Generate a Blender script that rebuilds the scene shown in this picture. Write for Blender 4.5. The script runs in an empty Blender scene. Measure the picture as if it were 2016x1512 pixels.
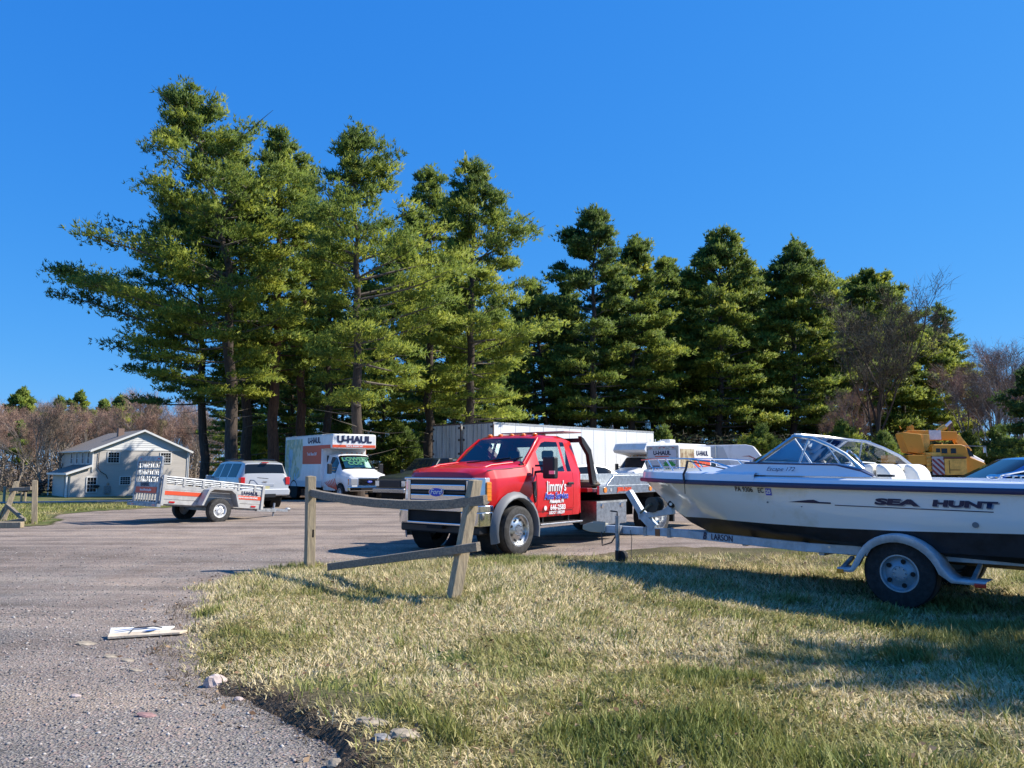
import bpy, bmesh, math, random
import numpy as np
from mathutils import Vector, Matrix, Euler

S = bpy.context.scene
COL = S.collection
R = math.radians
# ---------------------------------------------------------------- camera, sky, sun, exposure
PITCH = math.atan(164 / 1500)
CAMZ = 1.45
cd = bpy.data.cameras.new("camera"); cam = bpy.data.objects.new("camera", cd); COL.objects.link(cam)
cd.sensor_width = 36; cd.lens = 36 * 1500 / 2016; cd.clip_start = 0.05; cd.clip_end = 3000
cam.location = (0, 0, CAMZ); cam.rotation_euler = (math.pi / 2 + PITCH, 0, 0)
S.camera = cam
SUN_DIR = Vector((1.03, 0.17, 0.98)).normalized()      # towards the sun
SUN_EL = math.asin(SUN_DIR.z); SUN_AZ = math.atan2(SUN_DIR.x, SUN_DIR.y)
world = bpy.data.worlds.new("World"); S.world = world; world.use_nodes = True
wn = world.node_tree; bg = wn.nodes["Background"]
sky = wn.nodes.new("ShaderNodeTexSky"); sky.sky_type = 'NISHITA'; sky.sun_disc = False
sky.sun_elevation = SUN_EL; sky.sun_rotation = SUN_AZ
sky.altitude = 400; sky.air_density = 1.0; sky.dust_density = 0.2; sky.ozone_density = 4.0
sep = wn.nodes.new("ShaderNodeSeparateColor"); cmb = wn.nodes.new("ShaderNodeCombineColor"); wn.links.new(sky.outputs[0], sep.inputs[0])
for ch, (mul_, pw_) in enumerate(((.26, 1.05), (1.28, .55), (4.05, .26))):      # the photograph's tone curve for its deep even blue
    pn_ = wn.nodes.new("ShaderNodeMath"); pn_.operation = 'POWER'; pn_.inputs[1].default_value = pw_; wn.links.new(sep.outputs[ch], pn_.inputs[0])
    ml_ = wn.nodes.new("ShaderNodeMath"); ml_.operation = 'MULTIPLY'; ml_.inputs[1].default_value = mul_; wn.links.new(pn_.outputs[0], ml_.inputs[0]); wn.links.new(ml_.outputs[0], cmb.inputs[ch])
wn.links.new(cmb.outputs[0], bg.inputs[0]); bg.inputs[1].default_value = 0.095
sd = bpy.data.lights.new("sun", 'SUN'); sd.energy = 5.0; sd.angle = R(0.53); sd.color = (1.0, 0.93, 0.82)
sun = bpy.data.objects.new("sun", sd); COL.objects.link(sun)
sun.rotation_euler = SUN_DIR.to_track_quat('Z', 'Y').to_euler()
S.view_settings.view_transform = 'Standard'; S.view_settings.look = 'None'
S.view_settings.exposure = 0.62; S.view_settings.gamma = 1.0; S.view_settings.use_curve_mapping = False
S.render.engine = 'CYCLES'
S.cycles.use_denoising = True
S.cycles.max_bounces = 6; S.cycles.transparent_max_bounces = 12; S.cycles.caustics_reflective = False; S.cycles.caustics_refractive = False
S.cycles.sample_clamp_indirect = 4.0

def at(px, py, d):
    """world point seen at pixel (px, py) of the 2016x1512 photograph at distance d along +Y"""
    a = (px - 1008) / 1500; b = (756 - py) / 1500
    y = math.cos(PITCH) - b * math.sin(PITCH); z = math.sin(PITCH) + b * math.cos(PITCH)
    k = d / y
    return Vector((a * k, d, CAMZ + z * k))

def sstep(a, b, x):
    t = np.clip((np.asarray(x, float) - a) / (b - a), 0, 1); return t * t * (3 - 2 * t)

# ---------------------------------------------------------------- smooth value noise for numpy
class VN:
    def __init__(s, seed): s.t = np.random.RandomState(seed).rand(256, 256)
    def __call__(s, x, y):
        x = np.asarray(x, float); y = np.asarray(y, float)
        xi = np.floor(x).astype(int); yi = np.floor(y).astype(int); fx = x - xi; fy = y - yi
        fx = fx * fx * (3 - 2 * fx); fy = fy * fy * (3 - 2 * fy); t = s.t
        a = t[xi & 255, yi & 255]; b = t[(xi + 1) & 255, yi & 255]; c = t[xi & 255, (yi + 1) & 255]; d = t[(xi + 1) & 255, (yi + 1) & 255]
        return a + (b - a) * fx + (c - a) * fy + (a - b - c + d) * fx * fy
N1, N2, N3 = VN(1), VN(2), VN(3)

def ground_z(x, y):
    x = np.asarray(x, float); y = np.asarray(y, float)
    h = -1.6 * sstep(20, 80, y) * sstep(5, -35, x)
    h = h + 0.03 * (N1(x * .35, y * .35) - .5) * sstep(30, 8, y) + 0.02 * (N2(x * .9, y * .9) - .5) * sstep(25, 6, y)
    return h
def gz(x, y): return float(ground_z(x, y))

# ---------------------------------------------------------------- materials
def M(name, col, rough=.6, metal=0., var=.0, scale=6., bump=0., bscale=40., coat=0., spec=.5, col2=None, thresh=(.4, .6), stretch=None):
    m = bpy.data.materials.new(name); m.use_nodes = True
    nt = m.node_tree; b = nt.nodes["Principled BSDF"]
    b.inputs['Roughness'].default_value = rough; b.inputs['Metallic'].default_value = metal
    b.inputs['Coat Weight'].default_value = coat; b.inputs['Coat Roughness'].default_value = .04
    b.inputs['Specular IOR Level'].default_value = spec
    c = (*col, 1); b.inputs['Base Color'].default_value = c
    tc = None
    def coords():
        t = nt.nodes.new("ShaderNodeTexCoord"); mp = nt.nodes.new("ShaderNodeMapping")
        if stretch: mp.inputs['Scale'].default_value = stretch
        nt.links.new(t.outputs['Object'], mp.inputs[0]); return mp.outputs[0]
    if var or col2:
        tc = coords(); n = nt.nodes.new("ShaderNodeTexNoise"); n.inputs['Scale'].default_value = scale; n.inputs['Detail'].default_value = 6
        n.inputs['Roughness'].default_value = .65
        nt.links.new(tc, n.inputs['Vector']); r = nt.nodes.new("ShaderNodeValToRGB"); nt.links.new(n.outputs[0], r.inputs[0])
        r.color_ramp.elements[0].position = thresh[0]; r.color_ramp.elements[1].position = thresh[1]
        if col2: r.color_ramp.elements[0].color = (*col2, 1); r.color_ramp.elements[1].color = c
        else:
            r.color_ramp.elements[0].color = (*[max(0, x * (1 - var)) for x in col], 1)
            r.color_ramp.elements[1].color = (*[min(1, x * (1 + var * .6)) for x in col], 1)
        nt.links.new(r.outputs[0], b.inputs['Base Color'])
    if bump:
        if tc is None: tc = coords()
        n2 = nt.nodes.new("ShaderNodeTexNoise"); n2.inputs['Scale'].default_value = bscale; n2.inputs['Detail'].default_value = 4
        nt.links.new(tc, n2.inputs['Vector']); bp = nt.nodes.new("ShaderNodeBump"); bp.inputs['Strength'].default_value = bump; bp.inputs['Distance'].default_value = .02
        nt.links.new(n2.outputs[0], bp.inputs['Height']); nt.links.new(bp.outputs[0], b.inputs['Normal'])
    return m

def glass(name, tint=(.55, .62, .6), refl=.5, fac=.55):
    m = bpy.data.materials.new(name); m.use_nodes = True; nt = m.node_tree
    for n in list(nt.nodes): nt.nodes.remove(n)
    o = nt.nodes.new("ShaderNodeOutputMaterial"); mx = nt.nodes.new("ShaderNodeMixShader")
    t = nt.nodes.new("ShaderNodeBsdfTransparent"); t.inputs[0].default_value = (*tint, 1)
    g = nt.nodes.new("ShaderNodeBsdfGlossy"); g.inputs['Roughness'].default_value = .02; g.inputs[0].default_value = (.9, .95, 1, 1)
    f = nt.nodes.new("ShaderNodeFresnel"); f.inputs[0].default_value = 1.5
    ml = nt.nodes.new("ShaderNodeMath"); ml.operation = 'MULTIPLY_ADD'; ml.inputs[1].default_value = 1.0; ml.inputs[2].default_value = .03; ml.use_clamp = True
    nt.links.new(f.outputs[0], ml.inputs[0]); nt.links.new(ml.outputs[0], mx.inputs[0]); nt.links.new(t.outputs[0], mx.inputs[1]); nt.links.new(g.outputs[0], mx.inputs[2]); nt.links.new(mx.outputs[0], o.inputs[0])
    return m

def attr_mat(name, ramp, rough=.7, trans=.0, noise=0., bump=0.):
    """colour from the point attribute «tint» (0..1) through a ramp: real colour differences between leaves or blades"""
    m = bpy.data.materials.new(name); m.use_nodes = True; nt = m.node_tree; b = nt.nodes["Principled BSDF"]
    a = nt.nodes.new("ShaderNodeAttribute"); a.attribute_name = "tint"; r = nt.nodes.new("ShaderNodeValToRGB")
    nt.links.new(a.outputs['Fac'], r.inputs[0]); el = r.color_ramp.elements
    while len(el) < len(ramp): el.new(.5)
    for e, (p, c) in zip(el, ramp): e.position = p; e.color = (*c, 1)
    nt.links.new(r.outputs[0], b.inputs['Base Color']); b.inputs['Roughness'].default_value = rough; b.inputs['Specular IOR Level'].default_value = .25
    if trans:
        out = nt.nodes["Material Output"]; mx = nt.nodes.new("ShaderNodeMixShader"); tr = nt.nodes.new("ShaderNodeBsdfTranslucent")
        nt.links.new(r.outputs[0], tr.inputs[0]); mx.inputs[0].default_value = trans
        nt.links.new(b.outputs[0], mx.inputs[1]); nt.links.new(tr.outputs[0], mx.inputs[2]); nt.links.new(mx.outputs[0], out.inputs[0])
    return m

white = M("white_paint", (.80, .80, .79), .35, col2=(.66, .65, .62), thresh=(.30, .52), scale=1.6, coat=.3, stretch=(1.5, 1.5, .6))
white_dirty = M("weathered_white", (.80, .81, .80), .5, col2=(.46, .46, .42), thresh=(.26, .40), scale=1.2, stretch=(6, 6, .35))
red = M("red_paint", (.66, .005, .009), .35, coat=.6, var=.05, scale=2)
redorange = M("orange_red_print", (.72, .09, .03), .45)
chrome = M("chrome", (.72, .74, .76), .08, 1.0, bump=.02, bscale=5)
alum = M("aluminium", (.55, .57, .58), .34, 1.0, var=.2, scale=14, bump=.05, bscale=60)
alum_dull = M("dull_aluminium", (.5, .51, .5), .5, .6, var=.25, scale=8, bump=.08)
galv = M("galvanised_steel", (.36, .38, .40), .5, .55, var=.3, scale=10)
galv_blue = M("galvanised_blue_grey", (.46, .52, .58), .45, .15, var=.15, scale=9)
rubber = M("tyre_rubber", (.022, .022, .024), .85, var=.4, scale=18, bump=.25, bscale=60)
rubber_w = M("worn_tyre_sidewall", (.05, .048, .045), .85, var=.4, scale=14)
black = M("black_plastic", (.014, .014, .016), .5)
blackgloss = M("black_gloss", (.012, .013, .016), .12, coat=1)
darkin = M("dark_interior", (.02, .02, .022), .8)
under = M("dark_underbody", (.012, .012, .012), .9, var=.3)
grey_plastic = M("grey_plastic", (.16, .17, .18), .55)
seatgrey = M("seat_cloth", (.05, .052, .058), .85)
amber = M("amber_lens", (.8, .25, .02), .2, coat=.6)
redlens = M("red_lens", (.55, .012, .015), .18, coat=.8)
clearlens = M("clear_lens", (.7, .72, .74), .1, .5, coat=1)
darkglass = M("dark_tinted_glass", (.010, .014, .020), .05, spec=.35)
winglass = glass("window_glass", (.72, .82, .78))
clearglass = glass("clear_acrylic", (.90, .94, .93))
silver = M("silver_paint", (.46, .465, .46), .3, .15, coat=.8)
bluepaint = M("blue_car_paint", (.02, .12, .42), .2, .35, coat=1)
yellow = M("crane_yellow", (.72, .30, .018), .5, col2=(.45, .16, .02), thresh=(.28, .42), scale=3)
yellow2 = M("crane_yellow_faded", (.78, .42, .07), .55, var=.2, scale=3)
navy = M("navy_print", (.012, .016, .06), .45)
blackprint = M("black_print", (.015, .015, .02), .5)
whiteprint = M("white_print", (.8, .8, .8), .5)
blueprint = M("blue_print", (.02, .06, .5), .4)
gelcoat = M("white_gelcoat", (.80, .81, .80), .16, col2=(.66, .62, .52), thresh=(.28, .45), scale=1.4, coat=.6)
gelblue = M("pale_deck_gelcoat", (.74, .78, .84), .22, coat=.5)
navyrail = M("navy_rub_rail", (.008, .02, .085), .35)
bottompaint = M("black_bottom_paint", (.014, .016, .022), .55, var=.5, scale=4, bump=.05)
vinyl = M("cream_vinyl", (.74, .72, .66), .5, var=.06)
wood = M("weathered_wood", (.50, .40, .255), .85, col2=(.25, .20, .135), thresh=(.35, .66), scale=5, stretch=(9, 9, .7), bump=.5, bscale=22)
woodr = M("weathered_rail_wood", (.34, .28, .205), .85, col2=(.15, .13, .105), thresh=(.35, .66), scale=5, stretch=(.7, 9, 9), bump=.5, bscale=22)
siding = M("beige_vinyl_siding", (.56, .52, .47), .6, var=.08, scale=3, stretch=(.3, .3, 6))
trimwhite = M("white_trim", (.78, .78, .76), .5)
shingle = M("brown_roof_shingle", (.20, .175, .15), .9, var=.35, scale=12, bump=.4)
brickm = M("chimney_brick", (.27, .18, .14), .85, var=.4, scale=20)
bark = M("pine_bark", (.085, .062, .048), .95, col2=(.035, .027, .022), thresh=(.35, .6), scale=4, stretch=(3, 3, .6), bump=.8, bscale=9)
bark_red = M("reddish_pine_bark", (.15, .075, .045), .95, col2=(.06, .03, .022), thresh=(.35, .6), scale=4, stretch=(3, 3, .6), bump=.8, bscale=9)
bark_bare = M("bare_tree_bark", (.26, .225, .19), .95, var=.4, scale=3)
twigm = M("reddish_twigs", (.34, .215, .155), .95)
twigm2 = M("grey_brown_twigs", (.17, .13, .095), .95)
deadtwig = M("dead_lower_limbs", (.12, .10, .08), .95)
rock_pink = M("pinkish_rock", (.52, .42, .38), .8, var=.3, scale=8, bump=.5, bscale=20)
rock_tan = M("tan_rock", (.36, .30, .22), .85, var=.35, scale=9, bump=.5, bscale=20)
rock_grey = M("grey_rock", (.27, .26, .25), .85, var=.35, scale=9, bump=.5, bscale=20)

# ---------------------------------------------------------------- mesh builder
class MB:
    def __init__(s): s.v = []; s.f = []; s.X = None
    def add(s, vs, fs):
        o = len(s.v)
        if s.X is not None: vs = [tuple(s.X @ Vector(p)) for p in vs]
        s.v.extend([tuple(p) for p in vs]); s.f.extend([tuple(i + o for i in f) for f in fs]); return s
    def box(s, x0, x1, y0, y1, z0, z1):
        if x0 > x1: x0, x1 = x1, x0
        if y0 > y1: y0, y1 = y1, y0
        if z0 > z1: z0, z1 = z1, z0
        v = [(x0, y0, z0), (x1, y0, z0), (x1, y1, z0), (x0, y1, z0), (x0, y0, z1), (x1, y0, z1), (x1, y1, z1), (x0, y1, z1)]
        return s.add(v, [(0, 3, 2, 1), (4, 5, 6, 7), (0, 1, 5, 4), (1, 2, 6, 5), (2, 3, 7, 6), (3, 0, 4, 7)])
    def hexa(s, b, t):
        """b, t: four bottom and four top points (counter-clockwise from above)"""
        return s.add(list(b) + list(t), [(0, 3, 2, 1), (4, 5, 6, 7), (0, 1, 5, 4), (1, 2, 6, 5), (2, 3, 7, 6), (3, 0, 4, 7)])
    def prism(s, poly, a0, a1, axis='y'):
        n = len(poly)
        def P(u, v, a): return {'y': (u, a, v), 'x': (a, u, v), 'z': (u, v, a)}[axis]
        v = [P(u, w, a0) for u, w in poly] + [P(u, w, a1) for u, w in poly]
        f = [tuple(range(n)), tuple(range(2 * n - 1, n - 1, -1))] + [(i, i + n, (i + 1) % n + n, (i + 1) % n) for i in range(n)]
        return s.add(v, f)
    def bar(s, p0, p1, w, h, up=(0, 0, 1)):
        p0 = Vector(p0); p1 = Vector(p1); d = (p1 - p0).normalized(); up = Vector(up)
        sd_ = d.cross(up)
        if sd_.length < 1e-4: sd_ = d.cross(Vector((1, 0, 0)))
        sd_.normalize(); u = sd_.cross(d).normalized(); a = sd_ * w / 2; b = u * h / 2
        q = [p0 - a - b, p0 + a - b, p1 + a - b, p1 - a - b, p0 - a + b, p0 + a + b, p1 + a + b, p1 - a + b]
        return s.hexa(q[:4], q[4:])
    def tube(s, pts, r, n=8, caps=True):
        pts = [Vector(p) for p in pts]; rr = r if isinstance(r, (list, tuple)) else [r] * len(pts)
        vs = []; fs = []; prev = None
        for i, p in enumerate(pts):
            d = (pts[min(i + 1, len(pts) - 1)] - pts[max(i - 1, 0)]).normalized()
            if prev is None:
                a = d.cross(Vector((0, 0, 1)))
                if a.length < 1e-3: a = d.cross(Vector((1, 0, 0)))
            else: a = prev - d * prev.dot(d)
            a.normalize(); prev = a; b = d.cross(a)
            for k in range(n):
                t = 2 * math.pi * k / n; vs.append(p + (a * math.cos(t) + b * math.sin(t)) * rr[i])
        for i in range(len(pts) - 1):
            for k in range(n):
                fs.append((i * n + k, i * n + (k + 1) % n, (i + 1) * n + (k + 1) % n, (i + 1) * n + k))
        if caps: fs.append(tuple(range(n - 1, -1, -1))); fs.append(tuple(range((len(pts) - 1) * n, len(pts) * n)))
        return s.add(vs, fs)
    def lathe(s, prof, c=(0, 0, 0), axis='y', n=28):
        vs = []; fs = []; c = Vector(c)
        for r, a in prof:
            for k in range(n):
                t = 2 * math.pi * k / n; u, w = r * math.cos(t), r * math.sin(t)
                vs.append(c + Vector({'y': (u, a, w), 'x': (a, u, w), 'z': (u, w, a)}[axis]))
        for i in range(len(prof) - 1):
            for k in range(n): fs.append((i * n + k, i * n + (k + 1) % n, (i + 1) * n + (k + 1) % n, (i + 1) * n + k))
        return s.add(vs, fs)
    def disc(s, c, r, nrm, n=12, th=.004):
        nrm = Vector(nrm).normalized(); return s.tube([Vector(c), Vector(c) + nrm * th], r, n)
    def grid(s, rows, close=False):
        m = len(rows[0]); vs = [p for r in rows for p in r]; fs = []
        for i in range(len(rows) - 1):
            for j in range(m - 1 + (1 if close else 0)):
                fs.append((i * m + j, i * m + (j + 1) % m, (i + 1) * m + (j + 1) % m, (i + 1) * m + j))
        return s.add(vs, fs)
    def blob(s, c, rad, seed=0, sub=2, rough=.25):
        bm = bmesh.new(); bmesh.ops.create_icosphere(bm, subdivisions=sub, radius=1); rs = random.Random(seed)
        off = {}
        vs = []
        for v in bm.verts:
            k = 1 + rough * (rs.random() - .5) * 2 * .5; vs.append((c[0] + v.co.x * rad[0] * k, c[1] + v.co.y * rad[1] * k, c[2] + v.co.z * rad[2] * k))
        fs = [tuple(v.index for v in f.verts) for f in bm.faces]; bm.free(); return s.add(vs, fs)
    def build(s, name, mat, parent=None, smooth=False, bevel=0, loc=None, kind=None):
        me = bpy.data.meshes.new(name); me.from_pydata(s.v, [], s.f); me.materials.append(mat)
        bm = bmesh.new(); bm.from_mesh(me); bmesh.ops.recalc_face_normals(bm, faces=bm.faces); bm.to_mesh(me); bm.free()
        if smooth:
            me.polygons.foreach_set('use_smooth', [True] * len(me.polygons)); me.set_sharp_from_angle(angle=R(smooth if smooth is not True else 35))
        o = bpy.data.objects.new(name, me); COL.objects.link(o)
        if parent is not None: o.parent = parent
        if loc is not None: o.location = loc
        if bevel:
            b = o.modifiers.new("bevel", 'BEVEL'); b.width = bevel; b.segments = 2; b.limit_method = 'ANGLE'; b.angle_limit = R(35)
            if smooth is False:
                me.polygons.foreach_set('use_smooth', [True] * len(me.polygons)); b.harden_normals = True
        if kind: o['kind'] = kind
        return o

def npmesh(name, V, F, mat, parent=None, tint=None, smooth=False):
    me = bpy.data.meshes.new(name); V = np.ascontiguousarray(V, np.float32); F = np.ascontiguousarray(F, np.int32)
    k = F.shape[1]; me.vertices.add(len(V)); me.vertices.foreach_set('co', V.ravel())
    me.loops.add(F.size); me.loops.foreach_set('vertex_index', F.ravel())
    me.polygons.add(len(F)); me.polygons.foreach_set('loop_start', np.arange(0, F.size, k, dtype=np.int32))
    if smooth: me.polygons.foreach_set('use_smooth', np.ones(len(F), bool))
    if tint is not None:
        a = me.attributes.new('tint', 'FLOAT', 'POINT'); a.data.foreach_set('value', np.ascontiguousarray(tint, np.float32))
    me.update(calc_edges=True); me.materials.append(mat)
    o = bpy.data.objects.new(name, me); COL.objects.link(o)
    if parent is not None: o.parent = parent
    return o

def thing(name, label, cat, loc=(0, 0, 0), rz=0., group=None, rx=0., ry=0.):
    o = bpy.data.objects.new(name, None); COL.objects.link(o); o.location = loc; o.rotation_euler = (rx, ry, rz)
    o['label'] = label; o['category'] = cat
    if group: o['group'] = group
    o.empty_display_size = .2
    return o
def tag(o, label, cat, group=None):
    o['label'] = label; o['category'] = cat
    if group: o['group'] = group
    return o
def dup(root, loc, rz, label, scale=1., group=None):
    r = root.copy(); COL.objects.link(r); r.location = loc; r.rotation_euler = (0, 0, rz); r['label'] = label
    r.scale = (scale,) * 3 if not isinstance(scale, tuple) else scale
    if group: r['group'] = group
    for ch in list(root.children):
        c = ch.copy(); COL.objects.link(c); c.parent = r
        for g in ch.children:
            d = g.copy(); COL.objects.link(d); d.parent = c
    return r

FACE = {'L': ((-1, 0, 0), (0, 0, 1), (0, 1, 0)), 'R': ((1, 0, 0), (0, 0, 1), (0, -1, 0)), 'B': ((0, -1, 0), (0, 0, 1), (-1, 0, 0)), 'F': ((0, 1, 0), (0, 0, 1), (1, 0, 0))}
def text(body, size, mat, parent, pos, face='L', name='lettering', sx=1., bold=0., shear=0., warp=None, align='CENTER', up=None, ext=.003):
    cu = bpy.data.curves.new("t", 'FONT'); cu.body = body; cu.size = size; cu.extrude = ext if warp is None else 0; cu.offset = bold; cu.shear = shear
    cu.align_x = align; cu.align_y = 'CENTER'; cu.resolution_u = 3
    t = bpy.data.objects.new("t", cu); COL.objects.link(t)
    dg = bpy.context.evaluated_depsgraph_get(); me = bpy.data.meshes.new_from_object(t.evaluated_get(dg)); bpy.data.objects.remove(t); bpy.data.curves.remove(cu)
    a, b, c = [Vector(q) for q in FACE[face]] if isinstance(face, str) else [Vector(q) for q in face]
    pos = Vector(pos)
    for v in me.vertices:
        q = pos + a * v.co.x * sx + b * v.co.y + c * v.co.z
        v.co = warp(q) if warp else q
    me.materials.clear(); me.materials.append(mat)
    o = bpy.data.objects.new(name, me); COL.objects.link(o); o.parent = parent; return o

def quadpanel(name, mat, parent, pos, w, h, face='L', th=.004, shear=0.):
    a, b, c = [Vector(q) for q in FACE[face]]; p = Vector(pos); m = MB()
    q = [p - a * w / 2 - b * h / 2, p + a * w / 2 - b * h / 2, p + a * w / 2 + b * h / 2, p - a * w / 2 + b * h / 2]
    m.add(q + [x + c * th for x in q], [(0, 3, 2, 1), (4, 5, 6, 7), (0, 1, 5, 4), (1, 2, 6, 5), (2, 3, 7, 6), (3, 0, 4, 7)])
    return m.build(name, mat, parent)

# ================================================================ GROUND, LAWNS, ROAD
def gpt(px, py, z=0.):
    """ground point under a pixel for ground at height z"""
    a = (px - 1008) / 1500; b = (756 - py) / 1500
    y = math.cos(PITCH) - b * math.sin(PITCH); zz = math.sin(PITCH) + b * math.cos(PITCH)
    k = (CAMZ - z) / -zz
    return (a * k, y * k)

def poly_sd(poly, X, Y):
    """signed distance, positive inside"""
    P = np.array(poly); x0, y0 = P[:, 0], P[:, 1]; x1, y1 = np.roll(x0, -1), np.roll(y0, -1)
    d = np.full(X.shape, 1e9); inside = np.zeros(X.shape, bool)
    for a, b, c, e in zip(x0, y0, x1, y1):
        vx, vy = c - a, e - b; t = np.clip(((X - a) * vx + (Y - b) * vy) / (vx * vx + vy * vy + 1e-9), 0, 1)
        d = np.minimum(d, np.hypot(X - a - t * vx, Y - b - t * vy))
        cond = ((b > Y) != (e > Y)) & (X < (c - a) * (Y - b) / (e - b + 1e-12) + a); inside ^= cond
    return np.where(inside, d, -d)

def ramp_node(nt, src, els):
    r = nt.nodes.new("ShaderNodeValToRGB"); nt.links.new(src, r.inputs[0]); el = r.color_ramp.elements
    while len(el) < len(els): el.new(.5)
    for e, (p, c) in zip(el, els): e.position = p; e.color = (*c, 1)
    return r.outputs[0]
def noise_node(nt, vec, scale, detail=4, rough=.6):
    n = nt.nodes.new("ShaderNodeTexNoise"); n.inputs['Scale'].default_value = scale; n.inputs['Detail'].default_value = detail; n.inputs['Roughness'].default_value = rough
    nt.links.new(vec, n.inputs['Vector']); return n.outputs[0]
def mix_node(nt, f, a, b, mode='MIX'):
    m = nt.nodes.new("ShaderNodeMix"); m.data_type = 'RGBA'; m.blend_type = mode
    for s, k in ((f, 0), (a, 6), (b, 7)):
        if isinstance(s, (int, float)): m.inputs[k].default_value = s
        elif isinstance(s, tuple): m.inputs[k].default_value = (*s, 1)
        else: nt.links.new(s, m.inputs[k])
    return m.outputs[2]

def gravel_material():
    m = bpy.data.materials.new("gravel_and_dirt"); m.use_nodes = True; nt = m.node_tree; b = nt.nodes["Principled BSDF"]
    tc = nt.nodes.new("ShaderNodeTexCoord").outputs['Object']
    grey = ramp_node(nt, noise_node(nt, tc, 55, 3, .7), [(.30, (.085, .080, .074)), (.5, (.205, .194, .178)), (.72, (.42, .40, .365))])
    dirt = ramp_node(nt, noise_node(nt, tc, 26, 6, .7), [(.3, (.17, .138, .112)), (.52, (.30, .252, .212)), (.75, (.47, .41, .355))])
    big = ramp_node(nt, noise_node(nt, tc, .42, 5, .6), [(.44, (0, 0, 0)), (.54, (1, 1, 1))])
    # beyond ~11 m the lot is packed dirt, nearer it is loose grey millings
    sp = nt.nodes.new("ShaderNodeSeparateXYZ"); nt.links.new(tc, sp.inputs[0])
    mr = nt.nodes.new("ShaderNodeMapRange"); mr.inputs[1].default_value = 8.5; mr.inputs[2].default_value = 15; nt.links.new(sp.outputs[1], mr.inputs[0])
    far = nt.nodes.new("ShaderNodeMath"); far.operation = 'ADD'; far.use_clamp = True
    bl = nt.nodes.new("ShaderNodeMath"); bl.operation = 'MULTIPLY'; bl.inputs[1].default_value = .75; nt.links.new(big, bl.inputs[0])
    nt.links.new(bl.outputs[0], far.inputs[0]); nt.links.new(mr.outputs[0], far.inputs[1])
    c = mix_node(nt, far.outputs[0], grey, dirt)
    speck = nt.nodes.new("ShaderNodeTexVoronoi"); speck.inputs['Scale'].default_value = 62; nt.links.new(tc, speck.inputs['Vector'])
    sc = nt.nodes.new("ShaderNodeSeparateColor"); nt.links.new(speck.outputs['Color'], sc.inputs[0])
    stone = ramp_node(nt, sc.outputs[0], [(.0, (.14, .135, .135)), (.45, (.26, .25, .25)), (.7, (.36, .24, .22)), (.85, (.30, .30, .31)), (1., (.62, .6, .57))])
    sm = nt.nodes.new("ShaderNodeMath"); sm.operation = 'GREATER_THAN'; sm.inputs[1].default_value = .55; nt.links.new(sc.outputs[1], sm.inputs[0])
    s2 = nt.nodes.new("ShaderNodeMath"); s2.operation = 'MULTIPLY'; s2.inputs[1].default_value = .5; nt.links.new(sm.outputs[0], s2.inputs[0])
    c = mix_node(nt, s2.outputs[0], c, stone)
    # tyre tracks: long soft streaks of paler packed dirt, across the lot
    mp = nt.nodes.new("ShaderNodeMapping"); mp.inputs['Rotation'].default_value = (0, 0, R(-9)); mp.inputs['Scale'].default_value = (.09, 1.15, 1); nt.links.new(tc, mp.inputs[0])
    st = ramp_node(nt, noise_node(nt, mp.outputs[0], 1.0, 4, .6), [(.38, (.62, .59, .56)), (.5, (.95, .92, .90)), (.62, (1.25, 1.18, 1.08))])
    c = mix_node(nt, .8, c, st, 'MULTIPLY')
    pt = ramp_node(nt, noise_node(nt, tc, .9, 6, .7), [(.34, (.68, .64, .60)), (.5, (1.0, .98, .96)), (.66, (1.22, 1.16, 1.08))])
    c = mix_node(nt, .85, c, pt, 'MULTIPLY')
    nt.links.new(c, b.inputs['Base Color']); b.inputs['Roughness'].default_value = .92; b.inputs['Specular IOR Level'].default_value = .2
    bp = nt.nodes.new("ShaderNodeBump"); bp.inputs['Strength'].default_value = .8; bp.inputs['Distance'].default_value = .015
    ad = nt.nodes.new("ShaderNodeMath"); ad.operation = 'ADD'; nt.links.new(speck.outputs['Distance'], ad.inputs[0]); nt.links.new(noise_node(nt, tc, 60, 3), ad.inputs[1])
    nt.links.new(ad.outputs[0], bp.inputs['Height']); nt.links.new(bp.outputs[0], b.inputs['Normal'])
    return m

def turf_material(name, green=.5, soil=False):
    m = bpy.data.materials.new(name); m.use_nodes = True; nt = m.node_tree; b = nt.nodes["Principled BSDF"]
    tc = nt.nodes.new("ShaderNodeTexCoord").outputs['Object']
    straw = ramp_node(nt, noise_node(nt, tc, 38, 6, .75), [(.3, (.09, .075, .04)), (.5, (.20, .165, .085)), (.72, (.42, .36, .20))])
    gr = ramp_node(nt, noise_node(nt, tc, 30, 6, .75), [(.3, (.035, .05, .015)), (.55, (.11, .14, .04)), (.75, (.22, .24, .09))])
    f = ramp_node(nt, noise_node(nt, tc, 1.1, 5, .65), [(.55 - green * .3, (0, 0, 0)), (.72 - green * .25, (1, 1, 1))])
    c = mix_node(nt, f, straw, gr)
    if soil:
        a = nt.nodes.new("ShaderNodeAttribute"); a.attribute_name = 'tint'
        so = ramp_node(nt, noise_node(nt, tc, 30, 6, .75), [(.3, (.035, .026, .018)), (.5, (.10, .075, .052)), (.75, (.26, .20, .14))])
        c = mix_node(nt, a.outputs['Fac'], so, c)
    nt.links.new(c, b.inputs['Base Color']); b.inputs['Roughness'].default_value = .95; b.inputs['Specular IOR Level'].default_value = .1
    bp = nt.nodes.new("ShaderNodeBump"); bp.inputs['Strength'].default_value = .9; bp.inputs['Distance'].default_value = .03
    nt.links.new(noise_node(nt, tc, 45, 4), bp.inputs['Height']); nt.links.new(bp.outputs[0], b.inputs['Normal'])
    return m

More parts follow.
